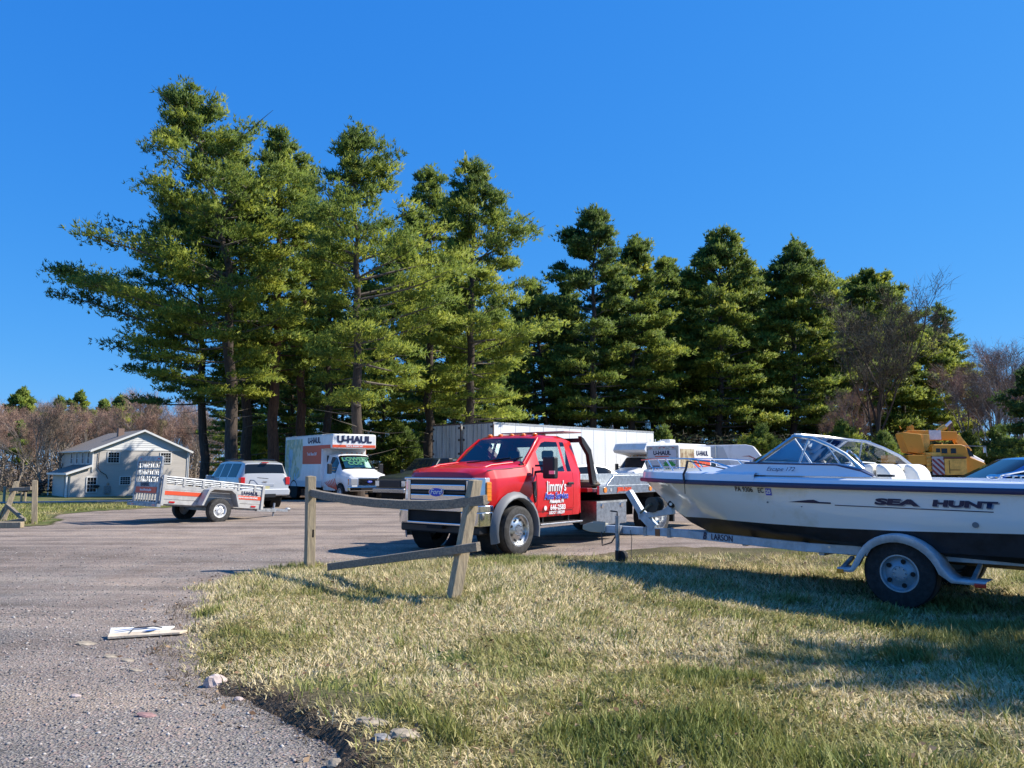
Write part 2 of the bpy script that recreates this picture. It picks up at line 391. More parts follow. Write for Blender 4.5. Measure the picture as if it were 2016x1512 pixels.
gravel = gravel_material()
def sheet(name, xs, ys, zf, mat, keep=None, tintf=None):
    X, Y = np.meshgrid(xs, ys); Z = zf(X, Y); V = np.stack([X, Y, Z], -1).reshape(-1, 3)
    nx = len(xs); ny = len(ys); i = np.arange(nx * ny).reshape(ny, nx)
    F = np.stack([i[:-1, :-1], i[:-1, 1:], i[1:, 1:], i[1:, :-1]], -1).reshape(-1, 4); t = tintf(X, Y).ravel() if tintf else None
    if keep is not None:
        k = keep(X, Y).ravel(); F = F[k[F].any(1)]; used = np.unique(F); mp = np.full(len(V), -1); mp[used] = np.arange(len(used)); V = V[used]; F = mp[F]
        if t is not None: t = t[used]
    o = npmesh(name, V, F, mat, tint=t, smooth=True); o['kind'] = 'structure'; return o

xs = np.unique(np.concatenate([np.linspace(-700, -60, 17), np.linspace(-60, -12, 49), np.linspace(-12, 12, 81), np.linspace(12, 60, 49), np.linspace(60, 700, 17)]))
ys = np.unique(np.concatenate([np.linspace(-30, 0, 7), np.linspace(0, 14, 70), np.linspace(14, 60, 60), np.linspace(60, 120, 31), np.linspace(120, 1500, 20)]))
sheet('ground', xs, ys, lambda X, Y: ground_z(X, Y), gravel)

# grassy bank in the foreground (outline read off the photograph, in metres)
bank_px = [(1008, 2100), (800, 1640), (770, 1512), (735, 1478), (694, 1452), (640, 1424), (590, 1398), (540, 1366), (486, 1336), (440, 1322), (398, 1318), (372, 1290), (356, 1262), (352, 1232),
           (372, 1200), (395, 1172), (425, 1160), (392, 1148), (470, 1124), (540, 1110), (640, 1104), (760, 1096), (900, 1091), (1040, 1089), (1150, 1083), (1240, 1070), (1400, 1062), (1560, 1058), (1800, 1056), (2100, 1056)]
bank = [gpt(x, y, .06) for x, y in bank_px] + [(14, 14.5), (14, -3), (1.0, -3)]
def bank_h(X, Y):
    d = poly_sd(bank, X, Y) + .16 + .24 * (N2(X * 1.9 + 7, Y * 1.9) - .5) + .10 * (N3(X * 7, Y * 7) - .5)
    near = sstep(5.9, 4.7, Y)
    h = -.03 + (.055 + .05 * near) * sstep(-.02, .14 + .45 * (1 - near), d)
    h = h + .12 * np.exp(-((X - 1.2) ** 2 / 6 + (Y - 9.6) ** 2 / 3.0)) * sstep(0, 1.2, d) + .06 * (N1(X * 1.1, Y * 1.1) - .5) * sstep(0, .6, d) + .022 * (N2(X * 5.3, Y * 5.3) - .5) * sstep(.0, .2, d)
    return h, d
def bank_z(X, Y): h, d = bank_h(X, Y); return ground_z(X, Y) + h
turf = turf_material("dry_turf_soil", .45, True)
sheet('grass_bank', np.arange(-5.6, 14.01, .055), np.arange(1.2, 13.6, .055), bank_z, turf, keep=lambda X, Y: bank_h(X, Y)[1] > -.06,
      tintf=lambda X, Y: sstep(.10, .55, bank_h(X, Y)[1] + .25 * (N2(X * 6, Y * 6) - .5)) * (1 - .75 * sstep(10.2, 11.2, Y) * sstep(-.3, 1., X) * (.4 + .6 * N3(X * 2.1, Y * 2.1))))

# lawn left of the lot, road in front of the house, forest floor below the pines
lawn_px = [(-60, 1046), (30, 1046), (75, 1044), (112, 1034), (90, 1024), (150, 1015), (275, 1006), (330, 1004), (560, 991), (560, 986), (300, 984), (-60, 984)]
lawn_w = [gpt(x, y, -.12) for x, y in lawn_px[:8]] + [(-13, 36), (-18, 36), (-30, 35.5), (-60, 34), (-60, 17)]
turf2 = turf_material("spring_lawn_turf", .55)
def lawn_d(X, Y): return poly_sd(lawn_w, X, Y) + .25 * (N2(X * 1.3, Y * 1.3) - .5) + .1 * (N3(X * 5, Y * 5) - .5)
sheet('lawn', np.arange(-60, -5, .22), np.arange(15, 50, .22), lambda X, Y: ground_z(X, Y) + .012 + .035 * sstep(0, .5, lawn_d(X, Y)), turf2, keep=lambda X, Y: lawn_d(X, Y) > 0)
yard = [(-140, 54), (-60, 50), (-24, 49), (-12, 49), (-12, 110), (-140, 120)]
sheet('yard', np.arange(-140, -10, 1.5), np.arange(46, 122, 1.0), lambda X, Y: ground_z(X, Y) + .03, turf2, keep=lambda X, Y: poly_sd(yard, X, Y) > 0)
asphalt = M("old_asphalt", (.30, .31, .33), .85, var=.2, scale=2, bump=.2)
roadp = [(-140, 34), (-40, 36), (-20, 37), (-15, 38.5), (-15, 47), (-24, 47), (-60, 48), (-140, 52)]
sheet('road', np.arange(-140, -9, .8), np.arange(33, 64, .4), lambda X, Y: ground_z(X, Y) + .02, asphalt, keep=lambda X, Y: poly_sd(roadp, X, Y) > 0)
needles = M("needle_litter", (.15, .095, .06), .95, var=.45, scale=7, bump=.5)
floorp = [(-15.5, 38), (-2, 38), (4, 52), (18, 58), (34, 57), (60, 46), (90, 46), (160, 60), (160, 130), (-14, 130)]
sheet('forest_floor', np.arange(-20, 161, 1.0), np.arange(36, 131, 1.0), lambda X, Y: ground_z(X, Y) + .05 + .2 * (N1(X * .3, Y * .3) - .3), needles, keep=lambda X, Y: poly_sd(floorp, X, Y) > 0)

# ---------------------------------------------------------------- grass blades (stuff)
rs = np.random.RandomState(5)
grassmat = attr_mat("dry_and_green_grass", [(0., (.80, .68, .42)), (.25, (.62, .52, .28)), (.47, (.44, .395, .16)), (.7, (.25, .27, .075)), (1., (.135, .18, .05))], .65, .28)
def blades(name, X, Y, Z, H, W, green, label, two=True):
    n = len(X); az = rs.rand(n) * 2 * np.pi
    az = np.where(rs.rand(n) < .38, 2.6 + 2.2 * (N1(X * .9 + 3, Y * .9) - .5) * 3 + rs.randn(n) * .6, az)
    lean = np.clip(np.abs(rs.randn(n)) * .65 + .5, 0, 1.4) * np.where(green > .55, .6, 1.25); lean = np.clip(lean, .05, 1.42)
    d1 = np.stack([np.cos(az) * np.sin(lean * .6), np.sin(az) * np.sin(lean * .6), np.cos(lean * .6)], -1)
    d2 = np.stack([np.cos(az) * np.sin(lean * 1.25), np.sin(az) * np.sin(lean * 1.25), np.cos(np.minimum(lean * 1.25, 1.62))], -1)
    sa = az + np.pi / 2 + rs.randn(n) * .7; s = np.stack([np.cos(sa), np.sin(sa), 0 * sa], -1) * (W / 2)[:, None]
    B = np.stack([X, Y, Z - .006], -1); Mi = B + d1 * (H * .5)[:, None]; T = Mi + d2 * (H * .55)[:, None]
    lum = np.clip(green + rs.randn(n) * .09, 0, 1)
    if two:
        V = np.stack([B - s, B + s, Mi + s * .85, Mi - s * .85, T], 1).reshape(-1, 3); i = np.arange(n)[:, None] * 5
        F = np.concatenate([i + [0, 1, 2], i + [0, 2, 3], i + [3, 2, 4]], 0); t = np.repeat(lum, 5)
    else:
        V = np.stack([B - s, B + s, T], 1).reshape(-1, 3); F = np.arange(n)[:, None] * 3 + [0, 1, 2]; t = np.repeat(lum, 3)
    gn = np.cross(Mi - B, s); gn /= np.linalg.norm(gn, axis=1)[:, None] + 1e-9; up = np.array([0, 0, 1.]) + rs.randn(n, 3) * .6
    fl = np.sign((gn * up).sum(1)); nn = gn * fl[:, None] * .45 + up; nn /= np.linalg.norm(nn, axis=1)[:, None]; k = 5 if two else 3
    V = V.reshape(n, k, 3); sw = fl > 0      # face every blade upwards, so that its light is that of the sward
    V[sw] = V[sw][:, [1, 0, 3, 2, 4] if two else [1, 0, 2]]
    o = npmesh(name, V.reshape(-1, 3), F, grassmat, tint=t, smooth=True); o.data.normals_split_custom_set_from_vertices(np.repeat(nn, k, axis=0).astype(np.float32))
    o['kind'] = 'stuff'; o['label'] = label; o['category'] = 'grass'; return o
def scatter(n, x0, x1, y0, y1, pw=1.0):
    y = y0 + (y1 - y0) * rs.rand(n) ** pw; x = x0 + (x1 - x0) * rs.rand(n); return x, y
def in_view(X, Y, m=.4): return (np.abs(X) < .70 * Y + m)
def green_of(X, Y):
    g = .02 + .50 * sstep(.52, .74, N1(X * .8 + 11, Y * .8) * .6 + N2(X * 2.7, Y * 2.7) * .4)
    g = g + .38 * sstep(.62, .82, N3(X * 1.7, Y * 1.7 + 5)) + .18 * sstep(3, -1, X) * sstep(9.5, 11, Y) + .12 * sstep(1.5, 4.5, X)
    return np.clip(g, 0, 1)
X, Y = scatter(505000, -4.2, 6.6, 3.0, 8.6, 1.0)
h, d = bank_h(X, Y)
clump = N2(X * 4.3 + 2, Y * 4.3) * .5 + N3(X * 11, Y * 11) * .5
k = (d > .03 + .12 * clump) & in_view(X, Y) & (rs.rand(len(X)) < (.25 + 1.1 * clump) * np.clip(1.25 - .1 * (Y - 3.5), .5, 1)) & (rs.rand(len(X)) < sstep(0, .7, d) * .93 + .07) & ((N1(X * 2.3 + 40, Y * 2.3) > .24) | (rs.rand(len(X)) < .25))
X, Y, h, clump = X[k], Y[k], h[k], clump[k]
g = green_of(X, Y); g = np.where(rs.rand(len(X)) < .22, rs.rand(len(X)) * .9, g)
H = (.030 + .048 * rs.rand(len(X)) ** 2 + .026 * clump) * (1 + .35 * (g > .6))
blades('grass', X, Y, ground_z(X, Y) + h, H, .0042 + .0035 * rs.rand(len(X)) + .0004 * Y, g, 'short straw and green grass covering the bank in the foreground')
X, Y = scatter(150000, -5, 10.5, 8.6, 12.6)
h, d = bank_h(X, Y); bare = sstep(10.3, 11.2, Y) * sstep(-.2, 1.0, X)
k = (d > .04) & in_view(X, Y, 1) & (rs.rand(len(X)) < .95 - .8 * bare * (1 - sstep(.5, .7, N2(X * 1.9, Y * 1.9))))
X, Y, h = X[k], Y[k], h[k]; g = green_of(X, Y)
g = np.where(rs.rand(len(X)) < .3, rs.rand(len(X)) * .95, g)
blades('grass', X, Y, ground_z(X, Y) + h, .05 + .07 * rs.rand(len(X)), .009 + .006 * rs.rand(len(X)), g, 'thin grass on the far half of the bank below the trucks and boat', False)
X, Y = scatter(60000, -24, -6, 17, 40, 1.5)
d = lawn_d(X, Y); k = (Y < 31) & (d > .1) & in_view(X, Y, 1); X, Y = X[k], Y[k]
g = np.clip(.25 + .6 * (N1(X * .5, Y * .5)) + .25 * sstep(26, 34, Y), 0, 1)
blades('grass', X, Y, ground_z(X, Y) + .04, .07 + .07 * rs.rand(len(X)), .022 + .02 * rs.rand(len(X)), g, 'patchy pale spring grass on the lawn behind the left fence', False)
# taller loose tufts
X = []; Y = []
for i in range(38):
    cx, cy = rs.rand() * 9 - 3, 3.8 + rs.rand() * 5.5
    if float(poly_sd(bank, np.array([cx]), np.array([cy]))[0]) < .25: continue
    m = 26; X.append(cx + rs.randn(m) * .035); Y.append(cy + rs.randn(m) * .035)
X = np.concatenate(X); Y = np.concatenate(Y)
blades('grass', X, Y, bank_z(X, Y), .10 + .09 * rs.rand(len(X)), .006 + .003 * rs.rand(len(X)), np.clip(.75 + rs.randn(len(X)) * .2, 0, 1), 'taller green tufts standing out of the dry bank')

# ---------------------------------------------------------------- loose stones (stuff) on the gravel
stonemat = attr_mat("loose_gravel_stones", [(0., (.11, .105, .10)), (.35, (.22, .21, .20)), (.6, (.30, .285, .265)), (.85, (.33, .24, .21)), (1., (.52, .49, .45))], .85)
def stones(name, n, xr, yr, smin, smax, pw, label, zoff=0.):
    X, Y = scatter(n, *xr, *yr, pw); h, d = bank_h(X, Y)
    k = (d < .03) & in_view(X, Y); X, Y = X[k], Y[k]; n = len(X)
    r = smin + (smax - smin) * rs.rand(n) ** 3
    base = np.array([(1, 0, 0), (-1, 0, 0), (0, 1, 0), (0, -1, 0), (0, 0, 1), (0, 0, -1)], float)
    F0 = np.array([(0, 2, 4), (2, 1, 4), (1, 3, 4), (3, 0, 4), (2, 0, 5), (1, 2, 5), (3, 1, 5), (0, 3, 5)])
    A = base[None] * (1 + .5 * (rs.rand(n, 6, 1) - .5)) * r[:, None, None] + rs.randn(n, 6, 3) * (r * .16)[:, None, None]
    th = rs.rand(n) * 6.28; c, s = np.cos(th)[:, None], np.sin(th)[:, None]
    x = A[..., 0] * c - A[..., 1] * s; y = A[..., 0] * s + A[..., 1] * c; z = A[..., 2] * .6
    V = np.stack([x + X[:, None], y + Y[:, None], z + (ground_z(X, Y) + r * .15)[:, None]], -1).reshape(-1, 3)
    F = (F0[None] + np.arange(n)[:, None, None] * 6).reshape(-1, 3)
    o = npmesh(name, V, F, stonemat, tint=np.repeat(rs.rand(n), 6)); o['kind'] = 'stuff'; o['label'] = label; o['category'] = 'gravel'
stones('gravel', 24000, (-5.2, 1.0), (3.2, 8.), .004, .015, 1.2, 'loose grey and pinkish gravel lying on the driveway')
stones('gravel', 9000, (-9, 4.5), (7.5, 14.), .007, .018, 1.2, 'sparser gravel on the middle of the lot')
# eroded dirt crumbs and dead roots along the edge of the bank
X, Y = scatter(60000, -4.4, .6, 3.0, 8.5); h, d = bank_h(X, Y); k = (d > -.05) & (d < .16) & in_view(X, Y) & (N2(X * 6, Y * 6) > .35)
X, Y, h = X[k][:9000], Y[k][:9000], h[k][:9000]
o = blades('grass', X, Y, ground_z(X, Y) + np.maximum(h, 0), .025 + .05 * rs.rand(len(X)), .004 + .005 * rs.rand(len(X)), .1 + .25 * rs.rand(len(X)), 'matted brown roots and straw along the crumbling edge of the bank', False)
o.data.materials.clear(); o.data.materials.append(attr_mat("dead_roots", [(0., (.045, .032, .022)), (.25, (.12, .09, .06)), (.5, (.30, .24, .15))], .9))

def rock(px, py, sx, sy, sz, mat, seed, label, rz=0.):
    x, y = gpt(px, py, .02); z = max(gz(x, y), float(bank_z(np.array([x]), np.array([y]))[0]) if float(poly_sd(bank, np.array([x]), np.array([y]))[0]) > 0 else -9)
    o = MB().blob((0, 0, 0), (sx, sy, sz), seed, 3, .22).build('rock', mat, smooth=25); o.location = (x, y, z + sz * .35); o.rotation_euler = (.1, .15, rz)
    tag(o, label, 'rock'); return o
rock(424, 1342, .075, .045, .055, rock_pink, 3, 'whitish pink angular rock at the inside bend of the bank edge', .6)
rock(172, 1264, .085, .05, .012, rock_tan, 4, 'flat tan stone set in the gravel left of the discarded board')
rock(220, 1289, .06, .035, .010, rock_tan, 5, 'small flat tan stone just below the discarded board')
rock(253, 1296, .05, .03, .010, rock_tan, 6, 'small pale flat stone nearest the right end under the board')
rock(268, 1315, .055, .02, .010, rock_tan, 16, 'thin pale sliver of stone in the gravel below the board')
rock(735, 1452, .10, .05, .022, rock_tan, 7, 'flat brown stone embedded in the dirt edge at the bottom')
rock(796, 1474, .085, .055, .035, rock_tan, 8, 'rounded grey brown stone lowest on the bank edge', .3)
rock(752, 1480, .05, .035, .022, rock_grey, 9, 'dark grey stone touching the rounded stone on the bank edge')
rock(664, 1502, .055, .035, .03, rock_tan, 10, 'pale rounded stone alone on the gravel at the bottom edge')
rock(290, 1403, .06, .03, .012, M("red_stone", (.34, .20, .18), .85, var=.3, scale=9), 11, 'flat dark red stone sunk in the gravel')
rock(470, 1370, .03, .02, .015, rock_pink, 12, 'small pink chip below the whitish rock')
rock(150, 1365, .035, .02, .012, rock_pink, 13, 'small pale chip on the left of the driveway')

# dead leaves blown over the turf and the driveway edge
X, Y = scatter(2600, -4.5, 7.5, 3.2, 11.5); h, d = bank_h(X, Y); k = (d > -.3) & in_view(X, Y); X, Y, h, d = X[k], Y[k], h[k], d[k]; n = len(X)
Z = ground_z(X, Y) + np.maximum(h, 0) + np.where(d > .1, .02 + .02 * rs.rand(n), .006); a = rs.rand(n) * 6.28; L_ = .012 + .016 * rs.rand(n)
u = np.stack([np.cos(a), np.sin(a), rs.randn(n) * .35], -1) * L_[:, None]; w = np.stack([-np.sin(a), np.cos(a), rs.randn(n) * .45], -1) * (L_ * .55)[:, None]; P = np.stack([X, Y, Z], -1)
V = np.stack([P - u, P + w + [0, 0, .004], P + u, P - w], 1).reshape(-1, 3); leafm = attr_mat("dead_leaves", [(0., (.10, .055, .03)), (.5, (.24, .14, .075)), (1., (.42, .30, .18))], .8)
o = npmesh('dead_leaves', V, np.arange(n)[:, None] * 4 + [0, 1, 2, 3], leafm, tint=np.repeat(rs.rand(n), 4)); o['kind'] = 'stuff'; o['label'] = 'small brown dead leaves scattered over the turf and gravel edge'; o['category'] = 'leaves'

# ================================================================ TREES
pinemat = attr_mat("pine_needles", [(0., (.055, .11, .035)), (.35, (.19, .265, .05)), (.65, (.42, .46, .065)), (1., (.56, .54, .09))], .6, .48)
def tuft_arrays(P, D, L, W, tint, k, rg, NN=None):
    """k needle blades round each point; D = outward direction"""
    n = len(P); d = D[:, None, :] * .55 + rg.randn(n, k, 3) * .62 + np.array([0, 0, .30]); d /= np.linalg.norm(d, axis=-1, keepdims=True)
    s = np.cross(d, rg.randn(n, k, 3)); s /= np.linalg.norm(s, axis=-1, keepdims=True) + 1e-9
    L = (L * (.7 + .6 * rg.rand(n, k)))[..., None]; W = (W * (.7 + .6 * rg.rand(n, k)))[..., None]
    b = P[:, None, :] + rg.randn(n, k, 3) * .04
    if NN is None: NN = D
    nn = NN[:, None, :] + rg.randn(n, k, 3) * .38; nn /= np.linalg.norm(nn, axis=-1, keepdims=True)
    flip = np.sign((np.cross(s, d) * nn).sum(-1, keepdims=True)); s = -s * flip          # faces look the way their clump looks
    V = np.stack([b + s * W, b - s * W, b + d * L], 2).reshape(-1, 3); F = np.arange(n * k)[:, None] * 3 + [0, 1, 2]
    global LAST_N; LAST_N = np.repeat(nn.reshape(-1, 3), 3, axis=0)
    return V, F, np.repeat(np.repeat(tint, k) + rg.randn(n * k) * .05, 3)

def pine(name, label, base_px, D, top, outline, seed, low=None, dens=1., barkm=None, group='tall pines behind the lot', whorl=.88, trunk_r=None, lean_pts=None, needle=(.215, .032), yellow=0., ragged=1.):
    rg = np.random.RandomState(seed); rd = random.Random(seed)
    bx = at(base_px, 920, D).x; B = Vector((bx, D, gz(bx, D) - .1)); T = at(top[0], top[1], D)
    root = thing(name, label, 'tree', B, group=group)
    H = T.z - B.z; f = D / 1500.
    # trunk axis: (height, x) relative to the base
    ax = [(0., 0.), (H, T.x - B.x)]
    if lean_pts: ax = sorted([(0., 0.)] + [((lambda q: (q.z - B.z, q.x - B.x))(at(x, y, D))) for x, y in lean_pts] + [(H, T.x - B.x)])
    zs, xx = [a[0] for a in ax], [a[1] for a in ax]; axx = lambda z: float(np.interp(z, zs, xx))
    ol = sorted([(at(0, y, D).z - B.z, (at(l, y, D).x - B.x), (at(r, y, D).x - B.x)) for y, l, r in outline]); oz = [o[0] for o in ol]
    zl = at(0, low, D).z - B.z if low else oz[0]
    ph = rd.random() * 9; lump = lambda z, q: 1.07 + .17 * math.sin(z * .95 + ph + q) + .10 * math.sin(z * 2.3 + ph * 2 + q * 2)
    left = lambda z: lump(z, 0) * max(.35, axx(z) - float(np.interp(z, oz, [o[1] for o in ol]))); right = lambda z: lump(z, 2) * max(.35, float(np.interp(z, oz, [o[2] for o in ol])) - axx(z))
    tr = trunk_r or .016 * H
    tm = MB(); wob = [rd.uniform(-.12, .12) for _ in range(16)]
    pts = []; rr = []
    for i in range(15):
        z = H * .97 * i / 14; pts.append((axx(z) + wob[i] * (i > 1), wob[-i] * (i > 1), z)); rr.append(max(.03, tr * (1 - z / H) ** .8 * (1.25 if i == 0 else 1)))
    tm.tube(pts, rr, 10); tm.build('trunk', barkm or bark, root, smooth=60)
    # boughs
    lm = MB(); P = []; Dr = []; Tn = []
    z = zl; az0 = rd.random() * 6; NL = []
    def addlimb(o, az, ln, up, live, fr):
        # curved limb polyline
        nn = 6; q = []
        for i in range(nn + 1):
            t = i / nn; rise = ln * (math.tan(up) * t * (1 - .35 * t) + (.10 * t * t))
            wv = .05 * ln * math.sin(t * 5 + az * 3)
            q.append(Vector(o) + Vector((math.cos(az) * ln * t - math.sin(az) * wv, math.sin(az) * ln * t + math.cos(az) * wv, rise)))
        r0 = max(.02, .012 * ln + .015) * (1 if live else .7); lm.tube(q, [max(.008, r0 * (1 - .85 * i / nn)) for i in range(nn + 1)], 4, caps=False)
        return q
    while z < H * .995:
        hf = (z - zl) / (H - zl); nb = 4
        for b in range(nb):
            az = az0 + b * 2 * math.pi / nb + rd.uniform(-.35, .35); ca, sa = math.cos(az), math.sin(az)
            side = right(z) if ca > 0 else left(z); ln = side * abs(ca) ** 1.2 + min(5.2, .55 * (left(z) + right(z))) * (1 - abs(ca) ** 1.2)
            ln *= rd.uniform(.70, 1.04) if rd.random() < .8 else rd.uniform(.4, .7)
            up = R(2 + 44 * hf ** 1.6) + R(rd.uniform(-8, 8)) - R(6) * (hf < .25)
            rise = ln * (math.tan(up) * .65 + .1); z0 = z - rise * .82
            if z0 < zl * .8: z0 = zl * .8
            if hf < .8 and rd.random() < .10: continue
            o = (axx(z0), 0, z0); q = addlimb(o, az, ln, up, True, hf)
            # clumps along the limb: flat plates either side, denser towards the end
            nc = max(2, int((1.4 + ln * 1.7) * dens))
            for c in range(nc):
                t = min(1., (.36 if hf < .6 else .24 if hf < .85 else .10) + .64 * rd.random() ** .75); i = min(5, int(t * 6)); p = q[i].lerp(q[i + 1], t * 6 - i)
                w = .31 * ln * math.sin(min(1, (1.04 - t) * 1.35 + .12) * 1.5) * rd.uniform(-1, 1)
                cx = np.array([p.x - sa * w + ca * abs(w) * .25, p.y + ca * w + sa * abs(w) * .25, p.z + abs(w) * .06 + rd.uniform(-.06, .12)])
                if abs(w) > .5: lm.tube([p - Vector((ca, sa, 0)) * abs(w) * .4, Vector(cx)], [.018, .006], 3, caps=False)
                m = rd.randint(24, 36); sz = min(.95, .42 + .09 * ln) * rd.uniform(.75, 1.25) * (1.0 - .35 * hf)
                e = rg.randn(m, 3) * np.array([sz, sz, sz * .34 * (1 + 1.5 * hf ** 2)]) * .55; e[:, 2] = np.abs(e[:, 2]) * 1.15 - .08
                P.append(cx + e); Dr.append(np.tile([ca * .8, sa * .8, .25 + .8 * hf], (m, 1)) + e * .6); nv = e / sz * [1, 1, 2.6] + [ca * .25, sa * .25, .45]; NL.append(nv / np.linalg.norm(nv, axis=1)[:, None])
                Tn.append(np.full(m, np.clip(.50 + yellow - .22 * hf + rd.gauss(0, .13), 0, 1)))
        z += whorl * rd.uniform(.75, 1.25) * (1 - .35 * hf); az0 += 1.2
    # leader
    for j in range(int(10 * dens)):
        zz = H * (1 - .05 * rd.random() ** 1.3 * ragged); m = 16; e = rg.randn(m, 3) * [.22, .22, .25]
        P.append(np.array([axx(zz), 0, zz]) + e); Dr.append(np.tile([0, 0, 1.2], (m, 1)) + e); Tn.append(np.full(m, .3)); nv = e * 4 + [0, 0, .2]; NL.append(nv / np.linalg.norm(nv, axis=1)[:, None])
    # bare dead limbs below the live crown
    for j in range(int(9 + zl * 1.6)):
        zz = rd.uniform(.22, 1.05) * zl; az = rd.random() * 6.28; ln = rd.uniform(.6, 2.6); addlimb((axx(zz), 0, zz), az, ln, R(rd.uniform(-18, 12)), False, 0)
    lm.build('limbs', barkm if barkm else deadtwig, root)
    P = np.concatenate(P); Dr = np.concatenate(Dr); Tn = np.concatenate(Tn)
    V, F, t = tuft_arrays(P, Dr, needle[0] * (1 + (D - 40) * .008), needle[1] * (1 + (D - 40) * .02), Tn, 5, rg, np.concatenate(NL))
    o = npmesh('crown', V, F, pinemat, root, tint=t, smooth=True); o.data.normals_split_custom_set_from_vertices(LAST_N.astype(np.float32))
    return root

PN = 'large_pine'
pA = pine('pine_tree', 'tallest pine, leaning left, whose ragged top stands highest in the photo', 460, 40, (350, 178),
     [(178, 290, 385), (215, 285, 440), (250, 300, 505), (330, 250, 560), (400, 235, 600), (440, 260, 580), (470, 205, 570), (520, 170, 560), (555, 240, 590), (600, 150, 600), (650, 230, 600), (700, 260, 560), (770, 330, 540)], 11, low=772, lean_pts=[(455, 760), (448, 520), (425, 380)], dens=1.15)
pine('pine_tree', 'upright pine just right of the tallest one, crown lit yellow green', 540, 43, (552, 262), [(262, 530, 575), (310, 505, 620), (400, 480, 640), (480, 470, 640), (560, 480, 640), (640, 470, 640), (700, 500, 620)], 12, low=720, barkm=bark_red)
pine('pine_tree', 'dark trunked pine leftmost of the tall group, behind the house side', 405, 45, (395, 400), [(400, 340, 450), (480, 220, 470), (560, 180, 500), (640, 140, 520), (720, 250, 470), (770, 260, 460)], 13, low=790, dens=.8, yellow=-.15)
pine('pine_tree', 'thick pine rising straight behind the rental truck with the lowest price banner', 706, 37, (700, 258), [(258, 670, 740), (300, 640, 790), (380, 605, 810), (450, 590, 880), (530, 600, 905), (600, 620, 910), (700, 620, 925), (780, 650, 900)], 14, low=790, dens=1.1, whorl=1.0)
pine('pine_tree', 'pine with hidden base whose top shows between the two big central pines', 845, 50, (845, 338), [(338, 815, 875), (400, 790, 900), (500, 760, 950), (620, 740, 960), (740, 760, 940)], 15, low=800)
pine('pine_tree', 'tall pine with long upswept right boughs behind the white semi trailers', 922, 46, (935, 322), [(322, 890, 960), (380, 872, 1000), (430, 865, 1050), (480, 860, 1072), (560, 850, 1060), (650, 850, 1070), (720, 840, 1075), (800, 870, 1070)], 16, low=815, dens=1.05)
pine('pine_tree', 'dense pine right of the sky gap, taller of the joined pair', 1165, 64, (1170, 415), [(415, 1138, 1205), (480, 1088, 1222), (560, 1062, 1250), (650, 1058, 1250), (750, 1075, 1265), (800, 1085, 1265)], 17, low=820, yellow=-.12, dens=1.15, needle=(.235, .033))
pine('pine_tree', 'shorter dense pine touching the right side of the joined pair', 1240, 67, (1252, 470), [(470, 1225, 1285), (520, 1200, 1312), (600, 1190, 1345), (700, 1195, 1365), (800, 1200, 1345)], 18, low=825, dens=1.15, needle=(.235, .033))
pine('pine_tree', 'small topped pine filling the gap right of the joined pair', 1318, 74, (1312, 512), [(512, 1290, 1335), (600, 1265, 1370), (700, 1260, 1390), (800, 1260, 1390)], 19, low=820, needle=(.235, .033))
pine('pine_tree', 'broad pine with a twin pointed top above the camper', 1415, 70, (1418, 456), [(456, 1395, 1450), (510, 1352, 1490), (560, 1335, 1510), (650, 1325, 1515), (720, 1335, 1530), (800, 1335, 1540)], 20, low=830, dens=1.1, needle=(.235, .033))
pine('pine_tree', 'pine with a narrow spike top behind the boat windshield', 1562, 73, (1565, 480), [(480, 1548, 1584), (530, 1500, 1640), (600, 1490, 1660), (680, 1480, 1695), (760, 1470, 1700), (820, 1480, 1680)], 21, low=835, dens=1.1, needle=(.25, .035))
pine('pine_tree', 'pine standing behind the big bare tree', 1700, 78, (1708, 538), [(538, 1665, 1755), (600, 1650, 1810), (680, 1640, 1850), (760, 1640, 1850), (830, 1650, 1830)], 22, low=840, needle=(.25, .035))
pine('pine_tree', 'rightmost low pine above the yellow crane truck', 1835, 80, (1828, 655), [(628, 1800, 1860), (690, 1770, 1895), (760, 1750, 1905), (850, 1750, 1905)], 23, low=875, yellow=.2, needle=(.25, .035))
pine('pine_tree', 'slim pine between the tallest pine and the thick one', 592, 46, (600, 330), [(330, 585, 620), (420, 560, 650), (560, 550, 660), (700, 560, 650)], 24, low=740, barkm=bark_red, dens=.8)
pine('pine_tree', 'black trunked pine close behind the tallest one', 490, 44, (470, 300), [(300, 440, 500), (420, 400, 540), (560, 400, 560), (680, 430, 560)], 25, low=760, dens=.8, yellow=-.1)
pine('pine_tree', 'dark pine behind the left end of the semi trailers', 645, 48, (650, 400), [(400, 630, 670), (520, 600, 720), (650, 600, 720), (760, 600, 740)], 26, low=800, dens=.8, yellow=-.15)
pine('pine_tree', 'low spreading pine under the sky gap behind the semi trailer roof', 1085, 68, (1050, 560), [(560, 1030, 1075), (650, 990, 1120), (760, 990, 1130)], 27, low=810, dens=.9, yellow=-.1)
pine('pine_tree', 'dark evergreen cut by the right edge of the photo', 2068, 48, (2050, 720), [(720, 2020, 2090), (800, 1975, 2130), (880, 1970, 2140), (925, 1975, 2130)], 28, low=925, dens=1.2, yellow=-.25)
